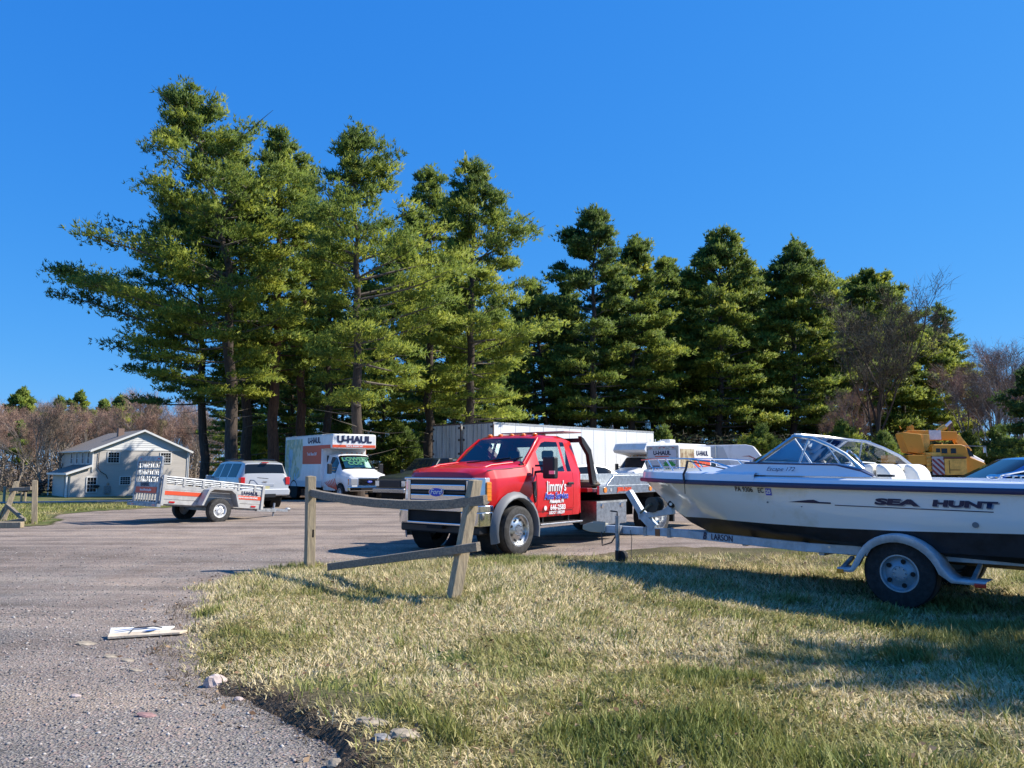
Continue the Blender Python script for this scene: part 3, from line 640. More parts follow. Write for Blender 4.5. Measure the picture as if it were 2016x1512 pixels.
# young bushy pines at the edge of the lot
def bush(label, px, top, D, w, seed, yellow=.15, low=928):
    return pine('young_pine', label, px, D, (px, top), [(top, px - w * .25, px + w * .25), (top + (low - top) * .35, px - w * .8, px + w * .8), (top + (low - top) * .7, px - w, px + w), (low, px - w * .8, px + w * .8)], seed, low=low, dens=1.3, group='young pines along the wood edge', whorl=.42, trunk_r=.07, yellow=yellow, needle=(.18, .022))
bush('bushy young pine left of the boat windshield', 1500, 848, 56, 48, 31)
bush('bushy young pine above the boat windshield', 1660, 838, 60, 55, 32)
bush('young pine beside the left end of the crane truck', 1742, 862, 58, 28, 33, .02)
bush('small yellow green sapling between the dark trunks left', 508, 850, 47, 24, 34, .2)
bush('small sapling right of the reddish trunk', 612, 862, 50, 26, 35, .1)
bush('dim young pine behind the left trailer doors', 790, 850, 52, 45, 36, -.1)
bush('young pine peeking over the right end of the semi trailer', 1305, 850, 60, 30, 37, 0)
bush('young pine low on the right behind the crane cab', 1905, 858, 66, 40, 38, .0)
bush('dim sapling at the far right wood edge', 1965, 850, 62, 40, 39, -.1)

# tree beyond the right edge of the photo: only its shade is seen on the grass
def shade_pine():
    D = 6.4; root = None
    rg = np.random.RandomState(77); rd = random.Random(77)
    B = Vector((11.9, 6.6, 0)); root = thing('pine_tree', 'pine beyond the right edge whose soft shade lies on the near grass', 'tree', B)
    tm = MB(); tm.tube([(0, 0, -.1), (.1, 0, 5), (0, .1, 10)], [.24, .17, .05], 10); tm.build('trunk', bark, root, smooth=60)
    lm = MB(); P = []; Dr = []; Tn = []
    for b in range(13):
        z = 6.4 + 2.4 * rd.random(); az = rd.random() * 6.28; ln = rd.uniform(.7, 1.7) if b < 11 else rd.uniform(1.6, 2.2)
        q = [Vector((math.cos(az) * ln * t, math.sin(az) * ln * t, z + .25 * ln * t)) for t in (0, .5, 1)]; lm.tube(q, [.04, .03, .01], 5)
        for c in range(7):
            t = rd.uniform(.4, 1); p = np.array(q[0].lerp(q[2], t)) + rg.randn(3) * [.3, .3, .1]; m = 22; e = rg.randn(m, 3) * [.26, .26, .12]
            P.append(p + e); Dr.append(e * 2 + [0, 0, .3]); Tn.append(np.full(m, .5))
    lm.build('limbs', deadtwig, root); V, F, t = tuft_arrays(np.concatenate(P), np.concatenate(Dr), .2, .03, np.concatenate(Tn), 5, rg); npmesh('crown', V, F, pinemat, root, tint=t)
shade_pine()

# ---------------------------------------------------------------- bare deciduous trees
def bare_proto(label, seed, H, loc, spread=.55, fan=False, tw=twigm, bk=None, ntw=5200, group='bare brown trees'):
    rd = random.Random(seed); rg = np.random.RandomState(seed); root = thing('bare_tree', label, 'tree', loc, group=group)
    m = MB(); tips = []
    def grow(p, d, ln, r, lv):
        n = 3; q = [p]; dd = d.copy()
        for i in range(n):
            dd = (dd + Vector((rd.gauss(0, .12), rd.gauss(0, .12), .06))).normalized(); q.append(q[-1] + dd * ln / n)
        m.tube(q, [r * (1 - .4 * i / n) for i in range(n + 1)], 7 if lv == 0 else 4 if lv < 3 else 3, caps=False)
        if lv >= 4 or ln < .35:
            tips.append((q[-1], dd)); tips.append((q[1], dd)); return
        k = rd.choice((3, 3, 4)) if lv else (7 if fan else 5)
        for j in range(k):
            t = (.35 + .65 * (j + 1) / k) if lv else (.28 + .72 * (j + 1) / k); i = min(n - 1, int(t * n)); s = q[i].lerp(q[i + 1], min(1, t * n - i))
            a = rd.random() * 6.28; side = Vector((math.cos(a), math.sin(a), 0)); sp = spread * rd.uniform(.6, 1.25)
            nd = (dd * math.cos(sp) + (side - dd * side.dot(dd)).normalized() * math.sin(sp)).normalized()
            grow(s, nd, ln * rd.uniform(.50, .72), r * .52, lv + 1)
        tips.append((q[-1], dd))
    grow(Vector((0, 0, -.1)), Vector((rd.uniform(-.05, .05), 0, 1)), H * .52, .014 * H, 0)
    m.build('trunk', bk or bark_bare, root, smooth=60)
    T = np.array([tuple(t[0]) for t in tips]); Dd = np.array([tuple(t[1]) for t in tips]); idx = rg.randint(0, len(T), ntw)
    P = T[idx] + rg.randn(ntw, 3) * .16 * (H / 10); d = Dd[idx] * .9 + rg.randn(ntw, 3) * .55; d /= np.linalg.norm(d, axis=1)[:, None]
    s = np.cross(d, rg.randn(ntw, 3)); s /= np.linalg.norm(s, axis=1)[:, None]; L = (H * .055 * (.5 + rg.rand(ntw)))[:, None]; w = .011 * (H / 10)
    V = np.stack([P - s * w, P + s * w, P + d * L], 1).reshape(-1, 3); npmesh('crown', V, np.arange(ntw)[:, None] * 3 + [0, 1, 2], tw, root)
    return root
darktwig = M('dark_brown_twigs', (.15, .125, .075), .95)
b1 = bare_proto('big bare fan shaped tree in front of the pines on the right', 41, 15, (0, 0, 0), .40, True, darktwig, ntw=7000, bk=bark)
p = at(1728, 925, 60); b1.location = (p.x, 60, gz(p.x, 60)); b1.scale = (1.0, 1.0, .95)
b2 = bare_proto('reddish bare tree left of the house', 42, 10.5, (0, 0, 0), .50, False, twigm)
b3 = bare_proto('pale branched bare tree left of the house', 43, 10.5, (0, 0, 0), .45, True, twigm2)
b4 = bare_proto('slim bare tree', 44, 11, (0, 0, 0), .42, False, twigm)
def put(proto, px, D, rz, label, sc, first=False, group=None):
    x = at(px, 920, D).x; loc = (x, D, gz(x, D) - .1)
    if first: proto.location = loc; proto.rotation_euler = (0, 0, rz); proto.scale = (sc,) * 3; proto['label'] = label; proto['group'] = group or proto['group']; return proto
    return dup(proto, loc, rz, label, sc, group)
GL = 'bare woods left behind the house'
lw = [(b2, 36, 92, 0, 'reddish bare tree at the left edge, left of the porch', .86, True), (b3, 82, 86, 1, 'pale forked bare tree standing just left of the house', .92, True), (b4, 118, 88, 2, 'slim bare tree beside the porch corner', .86, True)]
for a in lw: put(*a, group=GL)
rd = random.Random(3); k = 0
for px in list(range(-30, 420, 17)):
    D = rd.uniform(96, 118); pr = rd.choice((b2, b3, b4)); k += 1
    put(pr, px + rd.uniform(-6, 6), D, rd.random() * 6, 'one of the bare reddish trees massed behind the house', rd.uniform(.78, 1.12), group=GL)
for px in range(-20, 470, 26):
    put(rd.choice((b2, b4)), px + rd.uniform(-8, 8), rd.uniform(122, 140), rd.random() * 6, 'one of the bare reddish trees massed behind the house', rd.uniform(.95, 1.3), group=GL)
GR = 'bare woods at the right edge'
for px, D, sc, pr, lb in [(1925, 66, .95, b4, 'bare tree right of the crane truck'), (1962, 62, .98, b3, 'branchy bare tree above the blue car'), (1990, 70, 1.22, b4, 'tall thin bare tree near the right edge'), (2012, 66, 1.15, b3, 'bare tree at the very right edge'),
                          (1900, 84, .9, b2, 'distant bare tree just right of the last pine'), (1945, 88, 1.1, b2, 'distant bare tree between the crane and the blue car'), (1975, 92, 1.25, b4, 'far bare tree with the tallest crown at the right'), (2030, 80, 1.2, b2, 'bare tree half cut by the right edge'),
                          (1685, 62, .72, b4, 'thin bare tree left of the big fan shaped one'), (1655, 64, .62, b2, 'small bare brown tree just left of the big fan shaped one')]:
    put(pr, px, D, rd.random() * 6, lb, sc * .93, group=GR)
for px in range(560, 1900, 44):
    put(rd.choice((b2, b3, b4)), px + rd.uniform(-15, 15), rd.uniform(84, 100), rd.random() * 6, 'one of the bare trees dimly seen between the pine trunks', rd.uniform(.6, .8), group='bare trees beyond the pines')
# far pines over the left woods
for px, top, D, w, lb, sd_ in [(45, 772, 118, 34, 'flat topped distant pine above the woods at far left', 51), (158, 778, 116, 26, 'round dark distant pine above the house chimney line', 52), (118, 792, 122, 18, 'small dark distant pine left of the round one', 53), (238, 786, 118, 24, 'distant pine above the house roof', 54), (300, 800, 124, 22, 'faint distant pine behind the house ridge', 55), (38, 838, 98, 14, 'small brownish spruce left of the house', 56), (205, 795, 126, 18, 'small distant pine between the two above the roof', 57)]:
    pine('distant_pine', lb, px, D, (px, top), [(top, px - w * .12, px + w * .12), (top + 16, px - w * .55, px + w * .6), (top + 34, px - w * .8, px + w), (top + 60, px - w, px + w)], sd_, low=top + 70, dens=.8, group='distant pines over the left woods', whorl=1.0, needle=(.34, .07))

# second row of pines in the dark of the wood: copies of three builds
src = pine('pine_tree', 'pine deep in the wood behind the row', 780, 62, (770, 470), [(470, 745, 800), (560, 720, 830), (680, 705, 850), (780, 700, 850), (880, 710, 840)], 61, low=885, dens=.9, yellow=-.15, group='pines deeper in the wood')
for px, D, s in [(478, 51, .60), (572, 52, .78), (672, 53, .70), (756, 54, .74), (888, 55, .70), (968, 57, .66), (1110, 72, .85), (1215, 76, .9), (1365, 78, .9), (1500, 80, .9), (1640, 84, .9), (1785, 86, .8), (560, 66, .85), (660, 64, .9), (870, 68, .95), (985, 70, .86), (1060, 76, .84), (1130, 78, .9), (1290, 80, .92), (1370, 82, .98), (1490, 82, 1.0), (1630, 86, .95), (1770, 90, .92), (1880, 96, .8), (450, 72, .7), (510, 80, .8), (610, 84, .9), (715, 80, .9), (830, 78, .85), (925, 84, .9), (1010, 88, .75), (1220, 90, .9), (1430, 92, .95), (1560, 94, .95), (1700, 96, .9)]:
    x = at(px, 920, D).x; dup(src, (x, D, gz(x, D) - .1), rd.random() * 6, 'one of the pines deeper in the wood behind the front row', s * D / 62 * .86)

# brush and hanging dead twigs under the pines (nobody could count it)
rg = np.random.RandomState(9); n = 90000
u = rg.rand(n); X = -14 + u * 74; Y = 60 + 24 * rg.rand(n) + np.maximum(0, X - 20) * .3; Z = ground_z(X, Y) + 4.2 * rg.rand(n) ** 1.4
d = rg.randn(n, 3) * [1, 1, .5]; d /= np.linalg.norm(d, axis=1)[:, None]; s = np.cross(d, rg.randn(n, 3)); s /= np.linalg.norm(s, axis=1)[:, None]
P = np.stack([X, Y, Z], -1); V = np.stack([P - s * .035, P + s * .035, P + d * (.35 + .6 * rg.rand(n))[:, None]], 1).reshape(-1, 3)
brush = attr_mat("wood_undergrowth", [(0., (.05, .04, .03)), (.5, (.10, .085, .05)), (.8, (.07, .10, .03)), (1., (.13, .16, .05))], .9)
o = npmesh('undergrowth', V, np.arange(n)[:, None] * 3 + [0, 1, 2], brush, tint=np.repeat(rg.rand(n), 3)); o['kind'] = 'stuff'; o['label'] = 'tangled brush and dead twigs on the floor of the pine wood'; o['category'] = 'undergrowth'
n = 26000; X = -100 + 78 * rg.rand(n); Y = 90 + 45 * rg.rand(n); Z = ground_z(X, Y) + 4.5 * rg.rand(n) ** 1.3
d = rg.randn(n, 3); d /= np.linalg.norm(d, axis=1)[:, None]; s = np.cross(d, rg.randn(n, 3)); s /= np.linalg.norm(s, axis=1)[:, None]
P = np.stack([X, Y, Z], -1); V = np.stack([P - s * .06, P + s * .06, P + d * (.7 + .9 * rg.rand(n))[:, None]], 1).reshape(-1, 3)
o = npmesh('undergrowth', V, np.arange(n)[:, None] * 3 + [0, 1, 2], twigm2); o['kind'] = 'stuff'; o['label'] = 'grey brown brush filling the woods behind the house'; o['category'] = 'undergrowth'

# ================================================================ VEHICLES
def lerp(a, b, t): return a + (b - a) * t
def carbody(root, mat, st, arches, glassdef, glassmat, doors=(), rearcap=True, step=.22):
    """st: stations (x, z_low, y_belt, z_belt, y_top, z_top, z_centre), front first. One mesh per part."""
    st = sorted(st, key=lambda a: -a[0]); X0, X1 = st[0][0], st[-1][0]
    xs = set(s[0] for s in st)
    for xw, r in arches:
        for k in range(13): xs.add(xw + r * math.cos(math.pi * k / 12))
    for g in glassdef: xs.add(g[3]); xs.add(g[4])
    for d in doors: xs.add(d[0]); xs.add(d[1])
    n = int((X0 - X1) / step)
    for i in range(n + 1): xs.add(lerp(X0, X1, i / n))
    xs = sorted([x for x in xs if X1 - 1e-6 <= x <= X0 + 1e-6], reverse=True)
    ys = [xs[0]]
    for x in xs[1:]:
        if ys[-1] - x > .004: ys.append(x)
    xs = ys; sx = [-s[0] for s in st]; I = lambda x, k: float(np.interp(-x, sx, [s[k] for s in st]))
    def sec(x):
        zl, yb, zb, yt, zt, zc = [I(x, k) for k in range(1, 7)]; zlo = zl
        for xw, r in arches:
            if abs(x - xw) < r: zlo = max(zlo, (r * r - (x - xw) ** 2) ** .5 + r * .93 * .82)
        zlo = min(zlo, zb - .06)
        L = [(yb * .965, zlo), (yb * .995, lerp(zlo, zb, .3)), (yb * 1.0, lerp(zlo, zb, .7)), (yb * .985, zb)]
        for t in (.09, .90): L.append((lerp(yb * .985, yt, t), lerp(zb, zt, t)))
        L += [(yt, zt), (yt * .88, lerp(zt, zc, .66)), (yt * .45, lerp(zt, zc, .93)), (0, zc)]
        return [(x, y, z) for y, z in L] + [(x, -y, z) for y, z in L[-2::-1]]
    S_ = [sec(x) for x in xs]; m = len(S_[0]); parts = {}
    def cls(i, j):
        jj = min(j, m - 2 - j); xm = (xs[i] + xs[i + 1]) / 2; side = 'L' if j < (m - 1) / 2 else 'R'
        for g in glassdef:
            name, a, b, xa, xb = g[:5]
            if a <= jj < b and min(xa, xb) < xm < max(xa, xb): return (name, side if b <= 6 else 'C', xa, glassmat)
        for d in doors:
            if jj < d[2] and min(d[0], d[1]) < xm < max(d[0], d[1]): return ('door', side, d[0], mat)
        return ('body', '', 0, mat)
    for i in range(len(xs) - 1):
        for j in range(m - 1): parts.setdefault(cls(i, j), []).append((i, j))
    out = {}
    for key, cells in parts.items():
        b = MB(); mp = {}; fs = []; dd = [d for d in doors if key[0] == 'door' and d[0] == key[2]]
        def vid(i, j):
            if (i, j) not in mp:
                v = list(S_[i][j])
                if dd:
                    if abs(xs[i] - max(dd[0][:2])) < .005: v[0] -= .012
                    if abs(xs[i] - min(dd[0][:2])) < .005: v[0] += .012
                    v[1] *= 1.003
                mp[(i, j)] = len(b.v); b.v.append(tuple(v))
            return mp[(i, j)]
        for i, j in cells: fs.append((vid(i, j), vid(i, j + 1), vid(i + 1, j + 1), vid(i + 1, j)))
        if key[0] == 'body':
            for e in ((0, len(xs) - 1) if rearcap else (0,)): fs.append(tuple(vid(e, j) for j in range(m)))
        b.f = fs; o = b.build(key[0], key[3], root, smooth=38); out.setdefault(key[0], []).append(o)
    # wheel arch lips
    return out, I

def wheel(root, x, y, r, w, side, rim=.62, rimmat=None, style='holes', tyremat=None, name='wheel', nh=8):
    """side: +1 outer face towards +y"""
    t = MB(); s = side; hw = w / 2
    t.lathe([(r * rim, y + s * hw * .75), (r * rim * 1.03, y + s * hw * .95), (r * .88, y + s * hw * 1.0), (r * .975, y + s * hw * .86), (r, y + s * hw * .6), (r, y - s * hw * .6), (r * .975, y - s * hw * .86), (r * .88, y - s * hw), (r * rim, y - s * hw * .8)], (x, 0, r), 'y', 36)
    for k in (-.35, 0, .35): t.lathe([(r * 1.001, y + w * k - .012), (r * .985, y + w * k), (r * 1.001, y + w * k + .012)], (x, 0, r), 'y', 36)
    o = t.build(name, tyremat or rubber, root, smooth=40)
    R_ = r * rim; rm = MB(); d = {'holes': .35, 'deep': .2, 'plain': .5}[style if style in ('holes', 'deep') else 'plain']
    yo = y + s * hw * .92; yi = y + s * hw * (-.35 if style == 'deep' else .25)
    rm.lathe([(R_ * 1.04, yo), (R_ * .95, yo), (R_ * .90, lerp(yo, yi, .5)), (R_ * .80, yi + s * .02), (R_ * .50, yi + s * .05 if style != 'deep' else yi), (R_ * .40, yi + s * .06), (R_ * .38, lerp(yi, yo, .75)), (R_ * .22, lerp(yi, yo, .8)), (.001, lerp(yi, yo, .8))], (x, 0, r), 'y', 32)
    for k in range(8):
        a = 2 * math.pi * k / 8; rm.disc((x + R_ * .31 * math.cos(a), lerp(yi, yo, .78), r + R_ * .31 * math.sin(a)), R_ * .04, (0, s, 0), 6, .03)
    q = rm.build('rim', rimmat or alum, o, smooth=30)
    hm = MB()
    for k in range(nh):
        a = 2 * math.pi * (k + .5) / nh; c = Vector((x + R_ * .68 * math.cos(a), yi + s * .045, r + R_ * .68 * math.sin(a)))
        rr = R_ * (.085 if style != 'spoke' else .13); hm.disc(c, rr, (0, s, 0), 10, .012)
    hm.build('rim_holes', under, o, kind='stuff')
    return o

def seat(root, x, y, z, mat, w=.5, h=.62, name='seat'):
    b = MB().box(x - .25, x + .25, y - w / 2, y + w / 2, z, z + .16); o = b.build(name, mat, root, bevel=.05)
    b = MB(); b.hexa([(x - .32, y - w / 2, z + .1), (x - .18, y - w / 2, z + .1), (x - .18, y + w / 2, z + .1), (x - .32, y + w / 2, z + .1)], [(x - .46, y - w * .44, z + h), (x - .36, y - w * .44, z + h), (x - .36, y + w * .44, z + h), (x - .46, y + w * .44, z + h)])
    b.box(x - .48, x - .38, y - w * .24, y + w * .24, z + h + .02, z + h + .2); b.build('backrest', mat, root, bevel=.04); return o
def steering(root, x, y, z, r=.19, mat=None):
    b = MB(); pts = [Vector((x + .4 * r * math.sin(a), y + r * math.cos(a), z + r * .92 * math.sin(a))) for a in [2 * math.pi * k / 20 for k in range(21)]]
    b.tube(pts, .014, 6, caps=False); b.tube([(x, y, z), (x + .25, y, z - .12)], .02, 6)
    b.bar((x, y - r, z), (x, y + r, z), .03, .02); return b.build('steering_wheel', mat or black, root, smooth=40)
def mirror(root, x, y, z, s, w=.2, h=.3, arm=.25, mat=None):
    b = MB(); b.box(x - .06, x + .07, y + s * arm, y + s * (arm + w), z, z + h); o = b.build('mirror', mat or black, root, bevel=.03)
    a = MB().tube([(x + .03, y - s * .02, z + h * .3), (x, y + s * arm, z + h * .35)], .025, 6).tube([(x + .03, y - s * .02, z + h * .6), (x, y + s * arm, z + h * .6)], .02, 6).build('arm', mat or black, o)
    return o

# ---------------------------------------------------------------- red tow truck with a flatbed
tx, ty, th = -0.72, 13.70, R(230.9)
T = thing('tow_truck', 'red flatbed tow truck with chrome grille parked behind the sagging rail fence', 'tow truck', (tx, ty, gz(tx, ty)), th)
FST = [(.80, .72, .74, 1.14, .70, 1.27, 1.30), (.76, .66, .78, 1.20, .74, 1.33, 1.38), (.60, .62, .93, 1.25, .87, 1.39, 1.45), (.45, .60, .975, 1.26, .90, 1.41, 1.47), (.1, .60, .985, 1.28, .90, 1.43, 1.51), (-.36, .60, .99, 1.31, .90, 1.46, 1.54), (-.44, .58, .99, 1.31, .885, 1.48, 1.55),
       (-1.02, .58, .99, 1.31, .76, 1.97, 2.03), (-1.14, .58, .99, 1.32, .75, 2.00, 2.075), (-1.72, .58, .99, 1.32, .74, 2.00, 2.08), (-1.98, .58, .98, 1.32, .73, 1.96, 2.03), (-2.05, .60, .95, 1.32, .72, 1.93, 1.98)]
parts, TI = carbody(T, red, FST, [(0, .56)], [('side_window', 4, 5, -.80, -1.52), ('windshield', 7, 9, -.48, -.99), ('rear_window', 4, 5, -1.60, -1.74), ], winglass, doors=[(-.62, -1.76, 4)], step=.16, rearcap=False)
MB().box(-2.06, -2.03, -.94, .94, .60, 1.36).box(-2.06, -2.03, -.70, .70, 1.86, 1.96).hexa([(-2.06, -.93, 1.36), (-2.03, -.93, 1.36), (-2.03, -.62, 1.36), (-2.06, -.62, 1.36)], [(-2.06, -.72, 1.93), (-2.03, -.72, 1.93), (-2.03, -.60, 1.93), (-2.06, -.60, 1.93)]).hexa([(-2.06, .62, 1.36), (-2.03, .62, 1.36), (-2.03, .93, 1.36), (-2.06, .93, 1.36)], [(-2.06, .60, 1.93), (-2.03, .60, 1.93), (-2.03, .72, 1.93), (-2.06, .72, 1.93)]).build('cab_rear_wall', red, T)
MB().box(-2.05, -2.045, -.62, .62, 1.36, 1.86).build('back_window', clearglass, T)
# hood lines, cowl, pillars
MB().box(-.44, -.34, -.84, .84, 1.47, 1.52).build('cowl', black, T)
for s in (-1, 1):
    MB().tube([(-.43, s * .83, 1.52), (-.72, s * .79, 1.78), (-1.0, s * .71, 1.995)], .022, 6).build('pillar_trim', red, T, smooth=60)
    MB().tube([(.72, s * .60, 1.375), (.2, s * .62, 1.50), (-.34, s * .66, 1.545)], .018, 6, caps=False).build('hood_crease', red, T, smooth=60)
MB().tube([(-.42, -.5, 1.545), (-.46, .05, 1.585), (-.54, .45, 1.63)], .012, 4).tube([(-.42, .15, 1.545), (-.46, .5, 1.59), (-.56, .72, 1.64)], .012, 4).build('wipers', black, T)
MB().box(-2.0, -.50, -.80, .80, .75, .95).box(-.72, -.46, -.82, .82, .95, 1.42).build('cab_floor_and_dashboard', darkin, T)
seat(T, -1.28, .42, .92, seatgrey, .52, .66); seat(T, -1.28, -.42, .92, seatgrey, .52, .66); steering(T, -.84, .40, 1.36)
MB().box(.6, -4.9, -.42, .42, .42, .72).box(.55, -.55, -.70, .70, .55, 1.15).build('chassis', under, T)
# grille
g = MB().box(.80, .83, -.74, .74, .86, 1.24).build('grille_opening', under, T)
fr = MB()
for a in ((-.80, .80, 1.245, 1.285), (-.80, .80, .835, .875)): fr.box(.80, .88, a[0], a[1], a[2], a[3])
for s in (-1, 1): fr.box(.80, .87, s * .66, s * .72, .875, 1.245)
fr.build('grille_frame', chrome, T, bevel=.012)
MB().box(.815, .845, -.66, .66, 1.18, 1.245).build('grille_mesh', black, T)
for z in (.905, 1.075):
    MB().box(.83, .885, -.64, .64, z, z + .10).build('grille_bar', chrome, T, bevel=.02)
MB().box(.83, .862, -.64, .64, 1.022, 1.058).build('grille_bar', black, T)
# oval badge
ov = MB(); n = 28
def oval(m, x0, x1, ry, rz, z): m.add([(x0, ry * math.cos(2 * math.pi * k / n), z + rz * math.sin(2 * math.pi * k / n)) for k in range(n)] + [(x1, ry * math.cos(2 * math.pi * k / n), z + rz * math.sin(2 * math.pi * k / n)) for k in range(n)],
        [tuple(range(n)), tuple(range(2 * n - 1, n - 1, -1))] + [(k, (k + 1) % n, (k + 1) % n + n, k + n) for k in range(n)])
oval(ov, .86, .895, .175, .082, 1.04); bd = ov.build('badge_rim', chrome, T)
ov = MB(); oval(ov, .895, .90, .16, .070, 1.04); ov.build('badge', blueprint, bd)
text('Ford', .12, whiteprint, bd, (.903, 0, 1.045), 'F', 'badge_lettering', sx=1.15, bold=.001, shear=.3)
for s in (-1, 1):   # headlights with amber marker
    MB().hexa([(.72, s * .945, .86), (.85, s * .73, .86), (.72, s * .73, .86), (.58, s * .93, .86)], [(.70, s * .94, 1.285), (.84, s * .73, 1.285), (.70, s * .73, 1.29), (.56, s * .925, 1.29)]).build('headlight', clearlens, T, bevel=.02)
    MB().tube([(.60, s * .885, 1.405), (.1, s * .905, 1.435), (-.36, s * .90, 1.465)], .007, 4, caps=False).build('panel_gap', black, T)
    MB().box(-.62, -1.76, s * .992, s * .996, .70, .712).build('door_crease', M('crease_red', (.30, .003, .005), .4) if s < 0 else bpy.data.materials['crease_red'], T)
    h = MB().box(.58, .70, s * .945, s * .972, .90, 1.22).build('turn_signal', amber, T, bevel=.012)
    for k in range(5): MB().box(.58, .70, s * .972, s * .976, .92 + k * .065, .93 + k * .065).build('lens_rib', redlens if k == 9 else amber, h)
# bumper: chrome, with a wide dark opening
b = MB(); y_ = [-1.0, -.94, -.78, .78, .94, 1.0]; xo = [.66, .86, .955, .955, .86, .66]
def bump(m, z0, z1, ya, yb):
    P_ = [(np.interp(y, y_, xo), y) for y in [q for q in y_ if ya <= q <= yb]]
    m.prism([(p[0], p[1]) for p in P_] + [(p[0] - .10, p[1]) for p in reversed(P_)], z0, z1, 'z')
bump(b, .73, .84, -1, 1); bump(b, .50, .545, -.78, .78); 
for s in (-1, 1):
    ys_ = [-1.0, -.94, -.78] if s < 0 else [.78, .94, 1.0]; xo_ = [.66, .86, .955] if s < 0 else [.955, .86, .66]
    yy = ys_ + ([-.62] if s < 0 else []); xx_ = xo_ + ([.955] if s < 0 else [])
    if s > 0: yy = [.62] + ys_; xx_ = [.955] + xo_
    b.prism([(a, c) for a, c in zip(xx_, yy)] + [(a - .1, c) for a, c in reversed(list(zip(xx_, yy)))], .50, .731, 'z')
b.build('bumper', chrome, T, bevel=.015)
MB().box(.84, .90, -.62, .62, .545, .73).box(.80, .93, -.18, .18, .44, .56).build('bumper_intake', under, T)
MB().box(.60, .84, -.92, .92, .36, .50).build('air_dam', black, T, bevel=.03)
for s in (-1, 1):   # fender flares
    fl = MB(); rows = []
    for k in range(15):
        a = math.pi * (-.10 + 1.18 * k / 14); c, sn = math.cos(a), math.sin(a); rows.append([(rr * c, s * y, .405 + rr * sn * 1.0) for rr, y in ((.515, .95), (.52, 1.07), (.545, 1.095), (.60, 1.075), (.645, .985))])
    fl.grid(rows); fl.build('fender_flare', grey_plastic, T, smooth=50)
    MB().lathe([(.50, s * .55), (.54, s * .98)], (0, 0, .44), 'y', 20).build('wheel_well', under, T)
    wheel(T, 0, s * .98, .405, .24, s, .66, alum, 'holes', rubber_w)
    wheel(T, -5.0, s * .96, .405, .24, s, .66, alum, 'deep', rubber_w); wheel(T, -5.0, s * .70, .405, .22, s, .66, alum, 'plain')
    m_ = mirror(T, -.66, s * .97, 1.26, s, .26, .38, .16)
    MB().box(-.585, -.60, s * 1.28, s * 1.40, 1.34, 1.40).build('mirror_lamp', clearlens, m_)
    MB().box(-.60, -1.90, s * .88, s * 1.10, .44, .475).build('running_board', alum, T, bevel=.01)
    MB().box(-.9, -.93, s * .80, s * .90, .475, .60).build('step_bracket', black, T); MB().box(-1.7, -1.73, s * .80, s * .90, .475, .60).build('step_bracket', black, T)
    MB().box(-1.54, -1.72, s * 1.0, s * 1.03, 1.14, 1.185).build('door_handle', black, T, bevel=.01)
    MB().prism([(-.50, 1.20), (-.585, 1.22), (-.60, 1.0), (-.59, .86), (-.57, .84), (-.52, 1.0)], s * .99, s * 1.004, 'y').build('fender_vent', black, T)
for y in (-.55, -.28, 0, .28, .55): MB().blob((-1.14, y, 2.07), (.06, .045, .03), 1, 2, 0).build('roof_marker_light', amber, T, smooth=60)
# lettering on the driver's door
warpd = None
for lay, mt, of, dx in ((0, whiteprint, .004, 0),):
    text("Jimmy's", .26, mt, T, (-1.20, 1.000 + .004 * lay, 1.11), 'L', 'door_lettering', sx=.78, bold=of)
text("Auto Service", .165, whiteprint, T, (-1.20, 1.000, .942), 'L', 'door_lettering', sx=.84, bold=.008)
text("Auto Service", .165, blueprint, T, (-1.20, 1.004, .942), 'L', 'door_lettering', sx=.84, bold=.003)
text("Philadelphia, PA", .085, whiteprint, T, (-1.20, 1.000, .845), 'L', 'door_lettering', sx=.80, bold=.003, shear=.3)
text("646-2583", .125, whiteprint, T, (-1.24, 1.000, .735), 'L', 'door_lettering', sx=1.0, bold=.004)
MB().disc((-.86, .995, .735), .042, (0, 1, 0), 14, .006).build('telephone_emblem', whiteprint, T)
text("USDOT 1082209", .075, whiteprint, T, (-1.20, 1.000, .645), 'L', 'door_lettering', sx=.9, bold=.002, shear=.15)
# flatbed
deck = MB().box(-2.45, -8.6, -1.05, 1.05, .98, 1.04).build('bed_deck', alum_dull, T)
for s in (-1, 1):
    MB().box(-2.45, -8.6, s * 1.06, s * 1.12, .93, 1.10).build('bed_side_rail', alum, T, bevel=.008)
    MB().hexa([(-2.75, s * 1.055, 1.10), (-8.6, s * 1.055, 1.10), (-8.6, s * 1.095, 1.10), (-2.75, s * 1.095, 1.10)], [(-3.05, s * 1.055, 1.30), (-8.6, s * 1.055, 1.30), (-8.6, s * 1.095, 1.30), (-3.05, s * 1.095, 1.30)]).build('bed_side_board', alum, T, bevel=.008)
    MB().box(-3.5, -8.2, s * .35, s * .47, .72, .975).build('bed_frame', under, T)
    for k, x in enumerate((-2.65, -4.45, -6.6)): MB().disc((x, s * 1.12, 1.015), .055, (0, s, 0), 14, .015).build('side_marker', amber, T)
    MB().disc((-2.86, s * 1.12, 1.015), .035, (0, s, 0), 12, .012).build('side_reflector', clearlens, T)
    MB().box(-5.55, -5.62, s * .60, s * 1.08, .25, .95).build('mud_flap', black, T)
    tb = MB().box(-2.50, -3.62, s * .62, s * 1.02, .33, .80).build('tool_box', alum, T, bevel=.01)
    for x in (-2.70, -3.42): MB().disc((x, s * 1.02, .70), .045, (0, s, 0), 12, .02).build('latch', chrome, tb)
    MB().box(-2.49, -3.63, s * 1.02, s * 1.03, .76, .80).build('lid_edge', alum_dull, tb)
text('JERR-DAN', .105, redorange, T, (-3.38, 1.125, 1.015), 'L', 'bed_lettering', sx=1.15, bold=.006)
